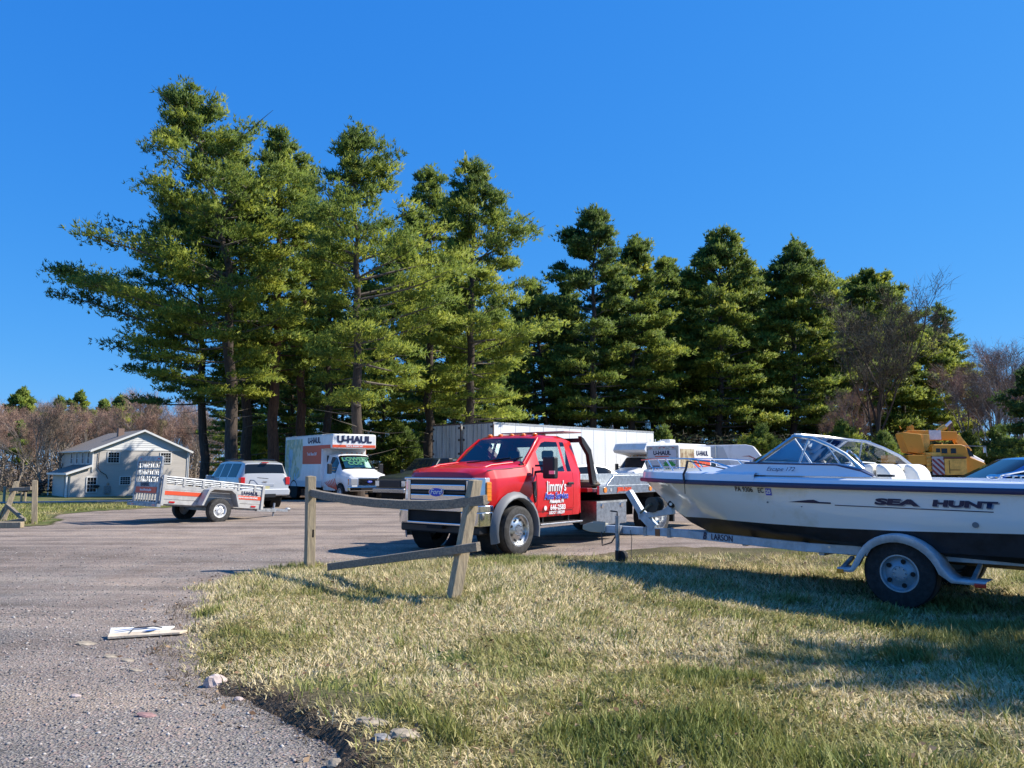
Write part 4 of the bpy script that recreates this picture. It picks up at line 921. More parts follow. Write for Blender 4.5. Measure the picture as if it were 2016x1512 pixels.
MB().box(-2.24, -2.42, -.98, .98, .98, 1.06).box(-2.24, -2.42, -.70, .70, 1.06, 1.36).build('headboard_base', M("dark_red_steel", (.25, .01, .012), .4), T, bevel=.01)
for s in (-1, 1):
    MB().prism([(-2.10, 2.06), (-2.20, 2.02), (-2.46, 1.80), (-2.66, 1.16), (-2.54, 1.10), (-2.48, 1.16), (-2.36, 1.70), (-2.14, 1.92)], s * .86, s * .94, 'y').build('cab_guard_post', grey_plastic if s < 0 else black, T, bevel=.01)
MB().box(-2.14, -2.22, -.90, .90, 1.94, 2.02).build('cab_guard_bar', black, T)
MB().box(-1.75, -2.35, -.78, .78, 2.125, 2.15).box(-1.85, -1.95, -.2, .2, 2.06, 2.125).build('light_bar', M("brushed_rack", (.5, .22, .2), .35, .6), T, bevel=.006)
MB().blob((-2.85, .55, 1.12), (.16, .3, .09), 5, 2, .4).build('winch_chain', M("rusty_chain", (.14, .10, .07), .8), T)

# ---------------------------------------------------------------- utility trailer (orange and grey) with ramp gate
U = thing('utility_trailer', 'small open rental utility trailer with orange stripes and upright mesh ramp gate', 'trailer', (-8.62, 21.3, gz(-8.62, 21.3) - .03), R(50), ry=R(5))
trl = M("trailer_grey_paint", (.50, .49, .46), .5, .1, var=.15, scale=5)
UX0, UX1 = -1.5, 1.40
MB().box(UX0, UX1, -.72, .72, .47, .50).build('floor', M("trailer_deck", (.12, .10, .08), .8), U)
MB().box(UX0, UX1, -.62, -.55, .38, .47).box(UX0, UX1, .55, .62, .38, .47).box(-.06, .06, -.85, .85, .30, .38).build('chassis', galv, U)
for s in (-1, 1):
    w_ = MB()
    for k in range(4): w_.box(UX0, UX1, s * .735, s * .760 if k % 2 else s * .752, .42 + k * .125, .42 + k * .125 + .118)
    w_.build('side_panel', trl, U, bevel=.006)
    MB().box(UX0 + .03, -.42, s * .762, s * .766, .66, .76).build('orange_stripe', redorange, U); MB().box(.45, UX1 - .03, s * .762, s * .766, .66, .76).build('orange_stripe', redorange, U)
    for x in (-1.46, -.95, -.42, .10, .62, 1.12, 1.37):
        MB().box(x - .03, x + .03, s * .72, s * .775, .90, 1.10 - .04 * (x + 1.5) / 3).build('stake', trl, U)
    MB().tube([(UX0, s * .75, 1.12), (UX1, s * .75, 1.06)], .028, 8).build('top_rail', galv, U, smooth=60); MB().tube([(UX0, s * .75, 1.01), (UX1, s * .75, .97)], .02, 8).build('middle_rail', galv, U, smooth=60)
    MB().box(UX0 - .03, UX0 + .05, s * .71, s * .79, .38, 1.16).build('corner_post', trl, U, bevel=.008); MB().box(UX1 - .05, UX1 + .03, s * .71, s * .79, .40, 1.08).build('corner_post', trl, U, bevel=.008)
    f_ = MB(); pr = [(-.56, .44), (-.40, .86), (-.28, .93), (.28, .93), (.42, .84), (.56, .44), (.50, .44), (.38, .78), (.25, .87), (-.25, .87), (-.36, .80), (-.50, .44)]
    f_.prism(pr, s * .77, s * 1.06, 'y'); f_.build('fender', trl, U, bevel=.006)
    wheel(U, 0, s * .93, .325, .19, s, .56, M("white_wheel", (.72, .72, .70), .45), 'plain', rubber_w, nh=5)
    MB().box(-1.30, -1.15, s * .762, s * .768, .46, .50).build('reflector', redlens, U); MB().box(1.05, 1.2, s * .762, s * .768, .46, .50).build('reflector', redlens, U)
text('U-HAUL', .115, navy, U, (.98, -.768, .835), 'R', 'side_lettering', sx=1.25, bold=.005)
text('ONE WAY AND IN-TOWN MOVERS', .06, whiteprint, U, (.93, -.769, .71), 'R', 'side_lettering', sx=.62, bold=.002)
# gate
G = MB().box(UX0 - .09, UX0 - .03, -.70, -.64, .40, 1.62).box(UX0 - .09, UX0 - .03, .64, .70, .40, 1.62).box(UX0 - .09, UX0 - .03, -.64, .64, 1.50, 1.64).box(UX0 - .08, UX0 - .04, -.64, .64, .66, .96).box(UX0 - .09, UX0 - .03, -.64, .64, .40, .46).build('ramp_gate', galv, U, bevel=.006)
me_ = MB()
for k in range(9): y = -.60 + k * .15; me_.bar((UX0 - .06, y, .96), (UX0 - .06, y, 1.5), .02, .02)
for k in range(12):
    me_.bar((UX0 - .06, -.64 + k * .107, .96), (UX0 - .06, min(.64, -.64 + k * .107 + .3), 1.5), .010, .012, (1, 0, 0)); me_.bar((UX0 - .06, .64 - k * .107, .96), (UX0 - .06, max(-.64, .64 - k * .107 - .3), 1.5), .010, .012, (1, 0, 0))
for z in (1.14, 1.32): me_.bar((UX0 - .06, -.64, z), (UX0 - .06, .64, z), .03, .03)
for k in range(9): y = -.60 + k * .15; me_.bar((UX0 - .06, y, .46), (UX0 - .06, y, .66), .03, .02)
me_.build('mesh', galv, G)
quadpanel('orange_panel', redorange, U, (UX0 - .084, 0, .76), 1.18, .16, 'B'); text('Rent an SUV and keep Safer', .075, whiteprint, U, (UX0 - .092, 0, .76), 'B', 'gate_lettering', sx=.75, bold=.002)
text('U-HAUL', .12, navy, U, (UX0 - .086, .1, .90), 'B', 'gate_lettering', sx=1.1, bold=.006)
MB().box(UX0 - .12, UX0 - .02, -.80, .90, .34, .42).build('rear_beam', galv, U); 
for y in (-.6, .6): MB().box(UX0 - .126, UX0 - .12, y - .07, y + .07, .355, .405).build('tail_light', redlens, U)
for y in (-.5, .5): MB().box(UX0 - .098, UX0 - .09, y - .05, y + .05, 1.55, 1.59).build('gate_light', redlens, U)
MB().bar((1.35, -.55, .40), (2.35, 0, .40), .06, .09).bar((1.35, .55, .40), (2.35, 0, .40), .06, .09).bar((2.2, 0, .42), (2.75, 0, .42), .09, .08).build('tongue', galv, U)
MB().tube([(2.30, .02, .2), (2.30, .02, .62)], .03, 8).build('jack', galv, U); MB().blob((2.78, 0, .46), (.09, .06, .05), 2, 2, 0).build('coupler', galv, U)
MB().tube([(1.30, -.70, 1.06), (1.22, -.50, 1.22), (1.22, -.30, 1.22), (1.30, -.1, 1.06)], .018, 6).build('hoop_handle', galv, U, smooth=60)

# ---------------------------------------------------------------- generic closed cars
def car(root, paint, L, W, H, fa, ra, r, profile, sidew, wind, rear, gm=darkglass, doors=(), rimm=alum, style='spoke', drop=.26):
    out, I = carbody(root, paint, profile, [(fa, r + .07), (ra, r + .07)], [('side_window', 4, 5, a, b) for a, b in sidew] + [('windshield', 6, 9, *wind), ('rear_window', 6, 9, *rear)], gm, doors=doors)
    MB().box(profile[0][0] - .25, profile[-1][0] + .25, -W * .36, W * .36, drop, drop + .45).build('underbody', under, root)
    for x in (fa, ra):
        for s in (-1, 1):
            wheel(root, x, s * (W / 2 - .12), r, .22, s, .66, rimm, style, nh=5)
            MB().lathe([(r + .05, s * (W / 2 - .42)), (r + .075, s * (W / 2 - .03))], (x, 0, r * 1.03), 'y', 18).build('wheel_well', under, root)
    return out, I

# silver suv seen from behind
sv = (-8.91, 27.69); V_ = thing('suv', 'silver older suv parked with its tailgate towards the small trailer', 'suv', (*sv, gz(*sv)), R(128.7))
prof = [(4.72, .42, .80, .72, .70, .80, .84), (4.60, .36, .88, .88, .78, .98, 1.02), (3.75, .36, .92, 1.0, .80, 1.08, 1.12), (3.45, .36, .93, 1.04, .80, 1.12, 1.16), (2.85, .36, .93, 1.05, .66, 1.63, 1.68), (2.3, .36, .93, 1.05, .66, 1.68, 1.73), (.5, .36, .93, 1.06, .68, 1.66, 1.71), (.14, .38, .92, 1.06, .68, 1.60, 1.64), (.02, .42, .90, 1.04, .74, 1.20, 1.22), (-.02, .42, .88, .98, .76, 1.02, 1.03), (-.06, .44, .86, .80, .72, .84, .86)]
car(V_, silver, 4.75, 1.86, 1.72, 3.85, 1.07, .37, prof, [(3.05, 2.30), (2.22, 1.42), (1.34, .42)], (3.40, 2.9), (.125, .03), doors=[(3.1, 2.26, 4), (2.26, 1.38, 4)])
MB().box(-.16, .1, -.88, .88, .46, .70).build('bumper', M("silver_bumper", (.5, .52, .54), .45, .2), V_, bevel=.04); MB().box(-.18, -.14, -.35, .35, .40, .52).build('hitch_opening', black, V_)
for s in (-1, 1):
    MB().box(-.08, .16, s * .74, s * .905, .84, 1.12).build('tail_light', redlens, V_, bevel=.02)
    MB().tube([(2.6, s * .58, 1.74), (1.6, s * .58, 1.775), (.6, s * .58, 1.74)], .02, 6).build('roof_rack', black, V_); mirror(V_, 3.0, s * .9, 1.02, s, .2, .16, .05, silver)
    MB().box(0, 4.3, s * .93, s * .95, .55, .64).build('side_moulding', silver, V_)
MB().box(-.075, -.03, -.32, .32, .80, .90).build('tailgate_bar', M("pale_bar", (.6, .62, .64), .3, .5), V_, bevel=.01); quadpanel('number_plate', M("plate_yellow", (.55, .5, .25), .5), V_, (-.066, 0, .73), .32, .15, 'B')
MB().box(.02, .12, -.12, .12, 1.625, 1.655).build('brake_light', redlens, V_); MB().bar((-.01, -.12, 1.06), (.0, .28, 1.10), .015, .02).build('rear_wiper', black, V_)
text('Jeep', .09, chrome, V_, (-.066, .02, .955), 'B', 'badge_lettering', bold=.003)

# blue car cut by the right edge
bv = (8.5, 12.9); Bc = thing('car', 'glossy blue car behind the boat, cut off by the right edge', 'car', (*bv, gz(*bv)), R(172))
prof = [(2.1, .40, .78, .62, .66, .72, .74), (1.98, .30, .88, .76, .76, .86, .90), (1.1, .30, .93, .97, .80, 1.06, 1.10), (.98, .30, .93, .99, .80, 1.08, 1.12), (.05, .30, .94, 1.02, .62, 1.55, 1.60), (-.6, .30, .94, 1.04, .61, 1.60, 1.66), (-1.6, .30, .93, 1.06, .60, 1.57, 1.62), (-2.2, .32, .90, 1.07, .60, 1.45, 1.5), (-2.45, .40, .86, 1.0, .68, 1.08, 1.10)]
car(Bc, bluepaint, 4.55, 1.86, 1.66, 1.30, -1.40, .36, prof, [(.62, -.10), (-.18, -1.1), (-1.18, -1.8)], (.92, .10), (-1.75, -2.3), doors=[(.72, -.14, 4), (-.14, -1.15, 4)])
for s in (-1, 1): mirror(Bc, .62, s * .9, 1.02, s, .2, .15, .04, bluepaint); MB().box(1.7, 2.0, s * .70, s * .86, .66, .78).build('headlight', clearlens, Bc, bevel=.02)

# white car behind the tow truck bed
wv = at(1165, 925, 34); Wc = thing('car', 'white car parked between the tow truck bed and the motorhome', 'car', (wv.x, 34, gz(wv.x, 34)), R(28))
prof = [(2.3, .40, .80, .60, .66, .70, .72), (2.15, .28, .90, .74, .76, .84, .88), (1.25, .28, .93, .90, .80, .99, 1.03), (.30, .28, .94, .96, .62, 1.48, 1.53), (-.3, .28, .94, .98, .61, 1.56, 1.62), (-1.2, .28, .93, 1.0, .60, 1.50, 1.55), (-2.0, .30, .90, 1.03, .62, 1.22, 1.26), (-2.4, .40, .84, .98, .66, 1.04, 1.06)]
car(Wc, white, 4.7, 1.86, 1.62, 1.45, -1.45, .36, prof, [(.55, -.25), (-.33, -1.15)], (1.05, .4), (-1.3, -1.95))

# small far car glimpsed through the boat windshield
fv = at(1680, 925, 52); Fc = dup(Wc, (fv.x, 52, gz(fv.x, 52) + .25), R(185), 'distant pale car glimpsed behind the seats of the boat')

# dark pickup hidden between the rental truck and the red hood
dv = at(800, 925, 30.5); Dp = thing('pickup_truck', 'dark pickup mostly hidden between the rental truck and the red hood', 'pickup truck', (dv.x, 30.5, gz(dv.x, 30.5)), R(232))
dkp = M("dark_green_black_paint", (.03, .038, .036), .3, coat=.6)
prof = [(.85, .5, .80, .86, .72, .98, 1.02), (.70, .45, .90, 1.0, .80, 1.10, 1.14), (-.45, .45, .95, 1.12, .84, 1.22, 1.26), (-.6, .45, .95, 1.14, .82, 1.26, 1.30), (-1.15, .45, .95, 1.16, .70, 1.80, 1.85), (-2.9, .45, .95, 1.18, .70, 1.80, 1.86), (-3.0, .45, .95, 1.18, .70, 1.78, 1.82), (-3.08, .45, .95, 1.10, .9, 1.18, 1.18), (-4.9, .45, .93, 1.10, .9, 1.16, 1.16)]
car(Dp, dkp, 5.6, 1.9, 1.85, 0, -3.7, .39, prof, [(-.95, -1.75), (-1.85, -2.7)], (-.65, -1.1), (-2.95, -3.05))
MB().box(.80, .90, -.6, .6, .70, .95).build('grille', black, Dp, bevel=.02); MB().box(.84, .98, -.88, .88, .48, .66).build('bumper', M("dull_chrome", (.4, .4, .42), .25, .9), Dp, bevel=.03)
for s in (-1, 1): MB().box(.72, .86, s * .62, s * .84, .74, .94).build('headlight', clearlens, Dp); mirror(Dp, -.9, s * .92, 1.15, s, .2, .22, .1)

# ---------------------------------------------------------------- rental box truck, front three-quarter
def van_cab(root, xf, paint=white, gm=darkglass, full=True):
    """cutaway van cab whose front bumper is at xf"""
    p = [(xf - .10, .55, .82, .98, .72, 1.06, 1.10), (xf - .22, .48, .93, 1.08, .82, 1.18, 1.23), (xf - .70, .48, .99, 1.14, .84, 1.27, 1.32), (xf - 1.02, .48, 1.0, 1.18, .84, 1.34, 1.40), (xf - 1.72, .48, 1.0, 1.20, .74, 2.02, 2.10), (xf - 2.05, .48, 1.0, 1.20, .74, 2.06, 2.16), (xf - 2.75, .48, 1.0, 1.20, .78, 2.06, 2.16)]
    o, I = carbody(root, paint, p, [(xf - .95, .47)], [('side_window', 4, 5, xf - 1.45, xf - 2.25), ('windshield', 6, 9, xf - 1.06, xf - 1.68)], gm, doors=[(xf - 1.38, xf - 2.42, 4)], step=.2)
    MB().box(xf - .14, xf - .07, -.52, .52, .72, 1.05).build('grille_surround', chrome, root, bevel=.02)
    MB().box(xf - .10, xf - .055, -.44, .44, .77, 1.0).build('grille_opening', black, root)
    for k in range(3): MB().box(xf - .06, xf - .03, -.42, .42, .79 + k * .075, .825 + k * .075).build('grille_bar', chrome, root)
    ov = MB(); oval(ov, xf - .03, xf - .02, .12, .055, .885); b_ = ov.build('badge', blueprint, root); text('Ford', .07, whiteprint, b_, (xf - .017, 0, .89), 'F', 'badge_lettering', shear=.3, bold=.001)
    for s in (-1, 1):
        MB().box(xf - .24, xf - .09, s * .56, s * .86, .74, 1.02).build('headlight', clearlens, root, bevel=.02); MB().box(xf - .30, xf - .20, s * .86, s * .93, .76, 1.0).build('turn_signal', amber, root)
        MB().lathe([(.43, s * .6), (.47, s * .99)], (xf - .95, 0, .40), 'y', 20).build('wheel_well', under, root); wheel(root, xf - .95, s * .90, .385, .22, s, .55, M("steel_rim", (.55, .55, .55), .5, .3), 'plain')
        mm = mirror(root, xf - 1.45, s * .98, 1.22, s, .20, .45, .18); 
    MB().box(xf - .22, xf + .02, -.98, .98, .48, .68).build('bumper', chrome, root, bevel=.04); MB().box(xf, xf + .025, -.42, .42, .52, .62).build('bumper_intake', black, root)
    for y in (-.5, -.25, 0, .25, .5): MB().blob((xf - 1.85, y, 2.16), (.05, .04, .025), 1, 2, 0).build('roof_marker_light', amber, root)
    return o
hp = (-6.19, 33.52); H1 = thing('rental_truck', 'white and orange rental box truck with a lowest price banner in its windshield', 'box truck', (*hp, gz(*hp) - .02), R(-52.5))
van_cab(H1, 0, gm=clearglass)
MB().box(-2.7, -1.05, -.82, .82, .8, 1.30).box(-2.72, -2.6, -.85, .85, 1.2, 2.05).build('cab_interior', darkin, H1); seat(H1, -1.95, .42, 1.05, seatgrey); seat(H1, -1.95, -.42, 1.05, seatgrey)
# mint sun shade banner behind the glass
nrm = Vector((.72, 0, .66)).normalized(); upv = Vector((-.66, 0, .72)).normalized()
sh = MB(); c0 = Vector((-1.375, 0, 1.70)) + nrm * .012
q = [c0 + Vector((0, a, 0)) + upv * b for a, b in ((-.74, -.34), (.74, -.34), (.66, .24), (.3, .30), (0, .24), (-.3, .30), (-.66, .24))]
shm = M("mint_sun_shade", (.60, .92, .78), .6)
def winsurf(y, t):  # point slightly outside the windshield
    x = lerp(-1.06, -1.68, t); I_ = lambda a, b: lerp(a, b, (x + 1.02) / -.70)
    yt, zt, zc = I_(.84, .74), I_(1.34, 2.02), I_(1.40, 2.10); k = abs(y) / yt
    z = np.interp(k, [0, .45, .88, 1], [zc, lerp(zt, zc, .93), lerp(zt, zc, .66), zt]); return Vector((x, y, float(z)))
rows = [[winsurf(yy, tt) + Vector((-.02, 0, -.02)) for yy in np.linspace(-.66 + .07 * tt, .66 - .07 * tt, 9)] for tt in (.14, .35, .6, .80, .90 )]
MB().grid(rows).build('sun_shade', shm, H1)
def wf(q): # flat text (y, z about 0) -> windshield surface
    return winsurf(q.y, min(.97, max(.03, .52 + q.z / 1.0))) + Vector((.012, 0, .012))
gtxt = M("green_print", (.01, .16, .08), .6)
text('LOWEST', .36, gtxt, H1, (0, 0, .17), 'F', 'banner_lettering', sx=.95, bold=.016, warp=wf); text('COST', .36, gtxt, H1, (0, 0, -.12), 'F', 'banner_lettering', sx=.95, bold=.016, warp=wf)
# box
bx = MB().box(-2.66, -7.17, -1.12, 1.12, .62, 3.02).build('cargo_box', white, H1, bevel=.07)
MB().prism([(-1.64, 2.34), (-1.64, 3.02), (-2.68, 3.02), (-2.68, 2.34)], -1.12, 1.12, 'y').build('over_cab_box', white, H1, bevel=.09)
for s, f in ((-1, 'R'), (1, 'L')):
    MB().box(-2.62, -7.1, s * 1.118, s * 1.128, .60, .88).build('skirt', M("skirt_grey", (.55, .57, .60), .5) if s < 0 else white, H1)
    MB().box(-1.75, -7.1, s * 1.118, s * 1.126, 2.98, 3.0).build('roof_edge', alum, H1)
    MB().box(-2.70, -4.85, s * 1.121, s * 1.127, 1.66, 2.52).build('orange_panel', redorange, H1); MB().box(-1.72, -2.70, s * 1.121, s * 1.127, 2.36, 2.52).build('orange_stripe', redorange, H1)
    text('U-HAUL', .36, navy, H1, (-3.55, s * 1.126, 2.74), f, 'side_lettering', sx=1.1, bold=.018); text('Truck Share 24/7', .20, whiteprint, H1, (-3.75, s * 1.13, 2.12), f, 'side_lettering', sx=.8, bold=.004)
# picture panel on the side: plain patches in the colours of the print
artm = bpy.data.materials.new("picture_panel"); artm.use_nodes = True; nt = artm.node_tree; b = nt.nodes["Principled BSDF"]; tc = nt.nodes.new("ShaderNodeTexCoord").outputs['Object']
mp = nt.nodes.new("ShaderNodeMapping"); mp.inputs['Scale'].default_value = (1.3, 1, .6); nt.links.new(tc, mp.inputs[0])
nt.links.new(ramp_node(nt, noise_node(nt, mp.outputs[0], 1.5, 3, .6), [(.28, (.12, .25, .38)), (.40, (.42, .62, .72)), (.46, (.40, .44, .22)), (.53, (.74, .70, .50)), (.68, (.70, .74, .70))]), b.inputs['Base Color']); b.inputs['Roughness'].default_value = .5
for s in (-1, 1):
    MB().prism([(-4.90, 2.86), (-7.08, 2.86), (-7.08, .95), (-6.3, .9), (-5.6, .9), (-5.1, 1.1), (-4.90, 1.66)], s * 1.121, s * 1.126, 'y').build('picture_panel', artm, H1)
    wheel(H1, -5.87, s * .98, .385, .24, s, .6, M("grey_rim", (.4, .4, .4), .5, .3), 'plain'); MB().box(-6.7, -6.74, s * .6, s * 1.05, .2, .62).build('mud_flap', black, H1)
    MB().lathe([(.44, s * 1.129), (.50, s * 1.129)], (-5.87, 0, .40), 'y', 24).disc((-5.87, s * 1.118, .42), .44, (0, s, 0), 22, .008).build('wheel_opening', under, H1)
text('U-HAUL', .42, navy, H1, (-1.625, 0, 2.76), 'F', 'front_lettering', sx=1.12, bold=.020); MB().box(-1.645, -1.632, -1.06, 1.06, 2.40, 2.52).build('orange_stripe', redorange, H1); text('TRUCK SHARE 24/7', .10, whiteprint, H1, (-1.628, 0, 2.46), 'F', 'front_lettering', bold=.003)
MB().box(-2.6, -7.1, -.5, .5, .45, .70).build('chassis', under, H1)
for s in (-1,): # red splash on the door and fender
    for k in range(7): MB().hexa([(-1.15 - k * .14, -1.004, .52 + k * .02), (-1.27 - k * .14, -1.004, .52 + k * .02), (-1.27 - k * .14, -1.010, .52 + k * .02), (-1.15 - k * .14, -1.010, .52 + k * .02)], [(-1.45 - k * .17, -1.004, 1.02 - k * .03), (-1.52 - k * .17, -1.004, 1.02 - k * .03), (-1.52 - k * .17, -1.010, 1.02 - k * .03), (-1.45 - k * .17, -1.010, 1.02 - k * .03)]).build('red_splash', redorange, H1)

# second rental truck seen from behind
k2 = at(1337, 925, 40); H2 = thing('rental_truck', 'rental box truck seen from behind beyond the bow of the boat', 'box truck', (k2.x, 40, gz(k2.x, 40)), R(50))
MB().box(0, 3.8, 0, 1.93, .6, 2.60).build('cargo_box', white, H2, bevel=.03)
MB().box(-.03, .0, .03, 1.90, .62, 2.56).build('rear_frame', alum_dull, H2); MB().box(-.05, -.03, .14, 1.79, .7, 2.36).build('roll_door', M("roll_door_grey", (.62, .62, .66), .5), H2)
text('U-HAUL', .30, navy, H2, (-.055, .96, 2.20), 'B', 'rear_lettering', sx=.95, bold=.014); MB().box(-.056, -.05, .55, 1.38, 2.00, 2.05).build('orange_stripe', redorange, H2)
text('BEST EQUIPMENT  LOWEST COST', .11, navy, H2, (-.055, .96, 1.86), 'B', 'rear_lettering', sx=.80)
gm_ = M("green_print_leaf", (.03, .32, .05), .6)
for z, r_, n_ in ((1.62, .40, 17), (1.22, .38, 15)): 
    b = MB(); pts = [(.55 + (r_ * (1 if k % 2 else .62)) * math.cos(math.pi * k / n_) * 1.0, z + (.22 * (1 if k % 2 else .6)) * math.sin(math.pi * k / n_)) for k in range(n_ + 1)] + [(.2, z - .1), (.9, z - .1)]
    b.prism([(y, z_) for y, z_ in pts], -.056, -.051, 'x'); b.build('leaf_print', gm_, H2)
for k in range(4): MB().box(-.056, -.051, 1.1, 1.75, 1.0 + k * .16, 1.06 + k * .16).build('door_slat_print', M("lilac_print%d" % k, (.42, .38, .5), .6) if k == 0 else navy, H2)
for y in (.3, .85, 1.1, 1.6): MB().box(-.045, -.03, y - .06, y + .06, 2.46, 2.50).build('marker_light', redlens, H2)
art2 = M("tan_picture_panel", (.55, .47, .30), .55, col2=(.22, .13, .07), thresh=(.38, .55), scale=2.2)
MB().box(.15, 1.75, -.008, -.002, .8, 2.42).build('picture_panel', art2, H2); MB().box(1.72, 3.65, -.010, -.004, 1.15, 1.95).build('orange_panel', redorange, H2)
text('U-HAUL', .34, navy, H2, (2.70, -.01, 2.20), 'R', 'side_lettering', sx=1.15, bold=.016); text('uhaul.com', .2, whiteprint, H2, (2.7, -.013, 1.6), 'R', 'side_lettering', bold=.004)
cabr = bpy.data.objects.new('cab', None)
bpy.data.objects.remove(cabr)
vv = [(5.9, .55, .80, .96, .70, 1.04, 1.08), (5.2, .48, .92, 1.12, .82, 1.26, 1.30), (4.5, .48, .95, 1.18, .74, 1.98, 2.05), (3.75, .48, .95, 1.20, .76, 2.0, 2.08)]
tmp = thing('tmp', '', ''); o_, _ = carbody(tmp, white, vv, [(5.1, .45)], [('side_window', 4, 5, 4.75, 4.0), ('windshield', 6, 9, 5.1, 4.6)], darkglass)
for l in o_.values():
    for o in l: o.parent = H2; o.location = (0, .965, 0)
bpy.data.objects.remove(tmp)
for x in (1.1, 5.1):
    for s in (-1, 1): wheel(H2, x, .965 + s * .82, .37, .22, s, .6)
MB().box(.1, 5.4, .5, 1.4, .4, .62).build('chassis', under, H2)

# ---------------------------------------------------------------- two semi trailers side by side
def semi(name, label, loc, rz, L, side_mat, door_mat):
    o = thing(name, label, 'semi trailer', loc, rz, 'white semi trailers parked side by side')
    MB().box(.06, L, .01, 2.54, 1.15, 4.03).build('van_body', side_mat, o, bevel=.02)
    MB().box(.0, .06, .0, .06, 1.1, 4.07).box(.0, .06, 2.49, 2.55, 1.1, 4.07).box(0, .06, .06, 2.49, 3.99, 4.07).box(0, .06, .06, 2.49, 1.1, 1.2).build('rear_frame', M("rusty_frame", (.16, .11, .09), .7, var=.4), o)
    for a, b in ((.07, 1.26), (1.29, 2.48)):
        d = MB().box(-.02, .03, a, b, 1.21, 3.98).build('door_leaf', door_mat, o)
        for y in (a + .32, b - .32): MB().tube([(-.045, y, 1.25), (-.045, y, 3.95)], .02, 6).build('lock_rod', galv, d)
        for z in (1.5, 2.3, 3.1, 3.8): MB().box(-.05, -.02, (a - .02 if a < 1 else b - .12), (a + .12 if a < 1 else b + .02), z - .06, z + .06).build('hinge', M("hinge_rust", (.07, .05, .045), .8), d)
    MB().box(.0, L, -.004, .009, 3.93, 4.05).build('top_rail', alum_dull, o); MB().box(.0, L, -.004, .009, 1.1, 1.3).build('bottom_rail', alum_dull, o)
    for k in range(int(L / 1.22)): MB().box(k * 1.22 + .6, k * 1.22 + .612, .001, .009, 1.3, 3.93).build('panel_seam', M("seam_grey", (.55, .56, .56), .6) if k == 0 else alum_dull, o)
    for x in (1.4, 2.7):
        for s, y in ((-1, .3), (1, 2.2)): wheel(o, x, y, .5, .5, s, .55)
    MB().box(.5, L - 1, .7, 1.8, .9, 1.12).build('chassis', under, o); MB().box(L - 3.5, L - 3.35, .5, .65, .1, 1.1).box(L - 3.5, L - 3.35, 1.9, 2.05, .1, 1.1).build('landing_gear', galv, o)
    return o
door_w = M("streaked_door_white", (.60, .62, .62), .6, col2=(.36, .36, .34), thresh=(.35, .55), scale=1.5, stretch=(8, 8, .5))
semi('semi_trailer', 'long white streaked semi trailer behind the red truck cab', (-1.045, 42.88, -.06), R(46.1), 16.1, white_dirty, door_w)
u = Vector((math.cos(R(46.1 + 90)), math.sin(R(46.1 + 90)), 0)) * 2.72
semi('semi_trailer', 'second semi trailer of which only the left rear door leaves show', (-1.045 + u.x, 42.88 + u.y, -.06), R(46.1), 16.1, white_dirty, door_w)

# ---------------------------------------------------------------- class c motorhome
rv = at(1222, 925, 46); RV = thing('motorhome', 'white motorhome with a cab-over bunk behind the tow truck bed', 'motorhome', (rv.x, 46, gz(rv.x, 46)), R(228))
van_cab(RV, 0.0)
MB().box(-2.6, -8.6, -1.15, 1.15, .6, 2.98).build('house_body', white, RV, bevel=.05)
MB().prism([(-1.0, 2.34), (-.85, 2.5), (-1.15, 2.9), (-1.6, 2.98), (-2.62, 2.98), (-2.62, 2.1), (-2.2, 2.2)], -1.15, 1.15, 'y').build('cab_over_bunk', white, RV, bevel=.04)
MB().box(-5.2, -5.95, -.35, .35, 2.98, 3.26).build('roof_air_conditioner', white, RV, bevel=.08); MB().blob((-4.1, .3, 3.02), (.3, .3, .12), 1, 2, 0).build('roof_dome', white, RV, smooth=60)
for x in (-2.4, -3.0, -3.6): MB().tube([(x, .6, 2.98), (x, .6, 3.2)], .03, 6).build('roof_vent_pipe', white, RV)
for s in (-1, 1):
    for x in (-3.4, -5.4, -7.2): MB().box(x, x - .9, s * 1.15, s * 1.162, 1.6, 2.2).build('side_window', darkglass, RV)
    MB().box(-2.7, -8.5, s * 1.15, s * 1.158, 1.2, 1.3).build('stripe', M("rv_stripe", (.2, .22, .3), .5), RV); wheel(RV, -6.0, s * .95, .38, .24, s, .6)
# white van cab glimpsed beside the second rental truck is its own cab; travel trailer further right
tv = at(1420, 925, 50); TV = thing('travel_trailer', 'white travel trailer camper with swoosh decals and a sloped right end', 'camper', (tv.x + .3, 50.5, gz(tv.x, 50)), R(-20))
sdm = M("camper_side_grey", (.56, .57, .56), .5); 
MB().prism([(-4.5, .6), (-4.5, 2.85), (1.5, 2.90), (1.95, 2.80), (2.75, 1.7), (2.7, 1.2), (2.4, .6)], -1.2, 1.2, 'y').build('body', white, TV, bevel=.06)
MB().prism([(-4.4, .8), (-4.4, 2.72), (.1, 2.74), (.9, .8)], -1.21, -1.201, 'y').build('grey_side_panel', sdm, TV)
sw = M("swoosh_dark", (.06, .06, .07), .5); sw2 = M("swoosh_red", (.4, .12, .1), .5)
for z, x0, l_ in ((2.05, -1.9, 1.6), (1.75, -1.5, 1.5), (1.5, -1.8, 1.2)):
    MB().prism([(x0, z), (x0 + l_ * .5, z + .14), (x0 + l_, z + .02), (x0 + l_ * .5, z + .09)], -1.218, -1.211, 'y').build('swoosh', sw, TV)
MB().prism([(1.2, 2.15), (1.7, 2.2), (2.1, 2.0), (1.9, 1.75), (1.5, 1.68), (1.8, 1.8), (1.98, 2.0), (1.65, 2.13)], -1.212, -1.201, 'y').build('swoosh', sw2, TV)
MB().tube([(-.35, -1.23, .7), (-.35, -1.23, 2.85)], .05, 6).build('awning_arm', alum, TV); MB().box(-3.4, -2.5, -1.22, -1.211, 1.5, 2.1).build('side_window', darkglass, TV)
for x in (-1.3, -.5):
    for s in (-1, 1): wheel(TV, x, s * 1.05, .34, .2, s, .56)
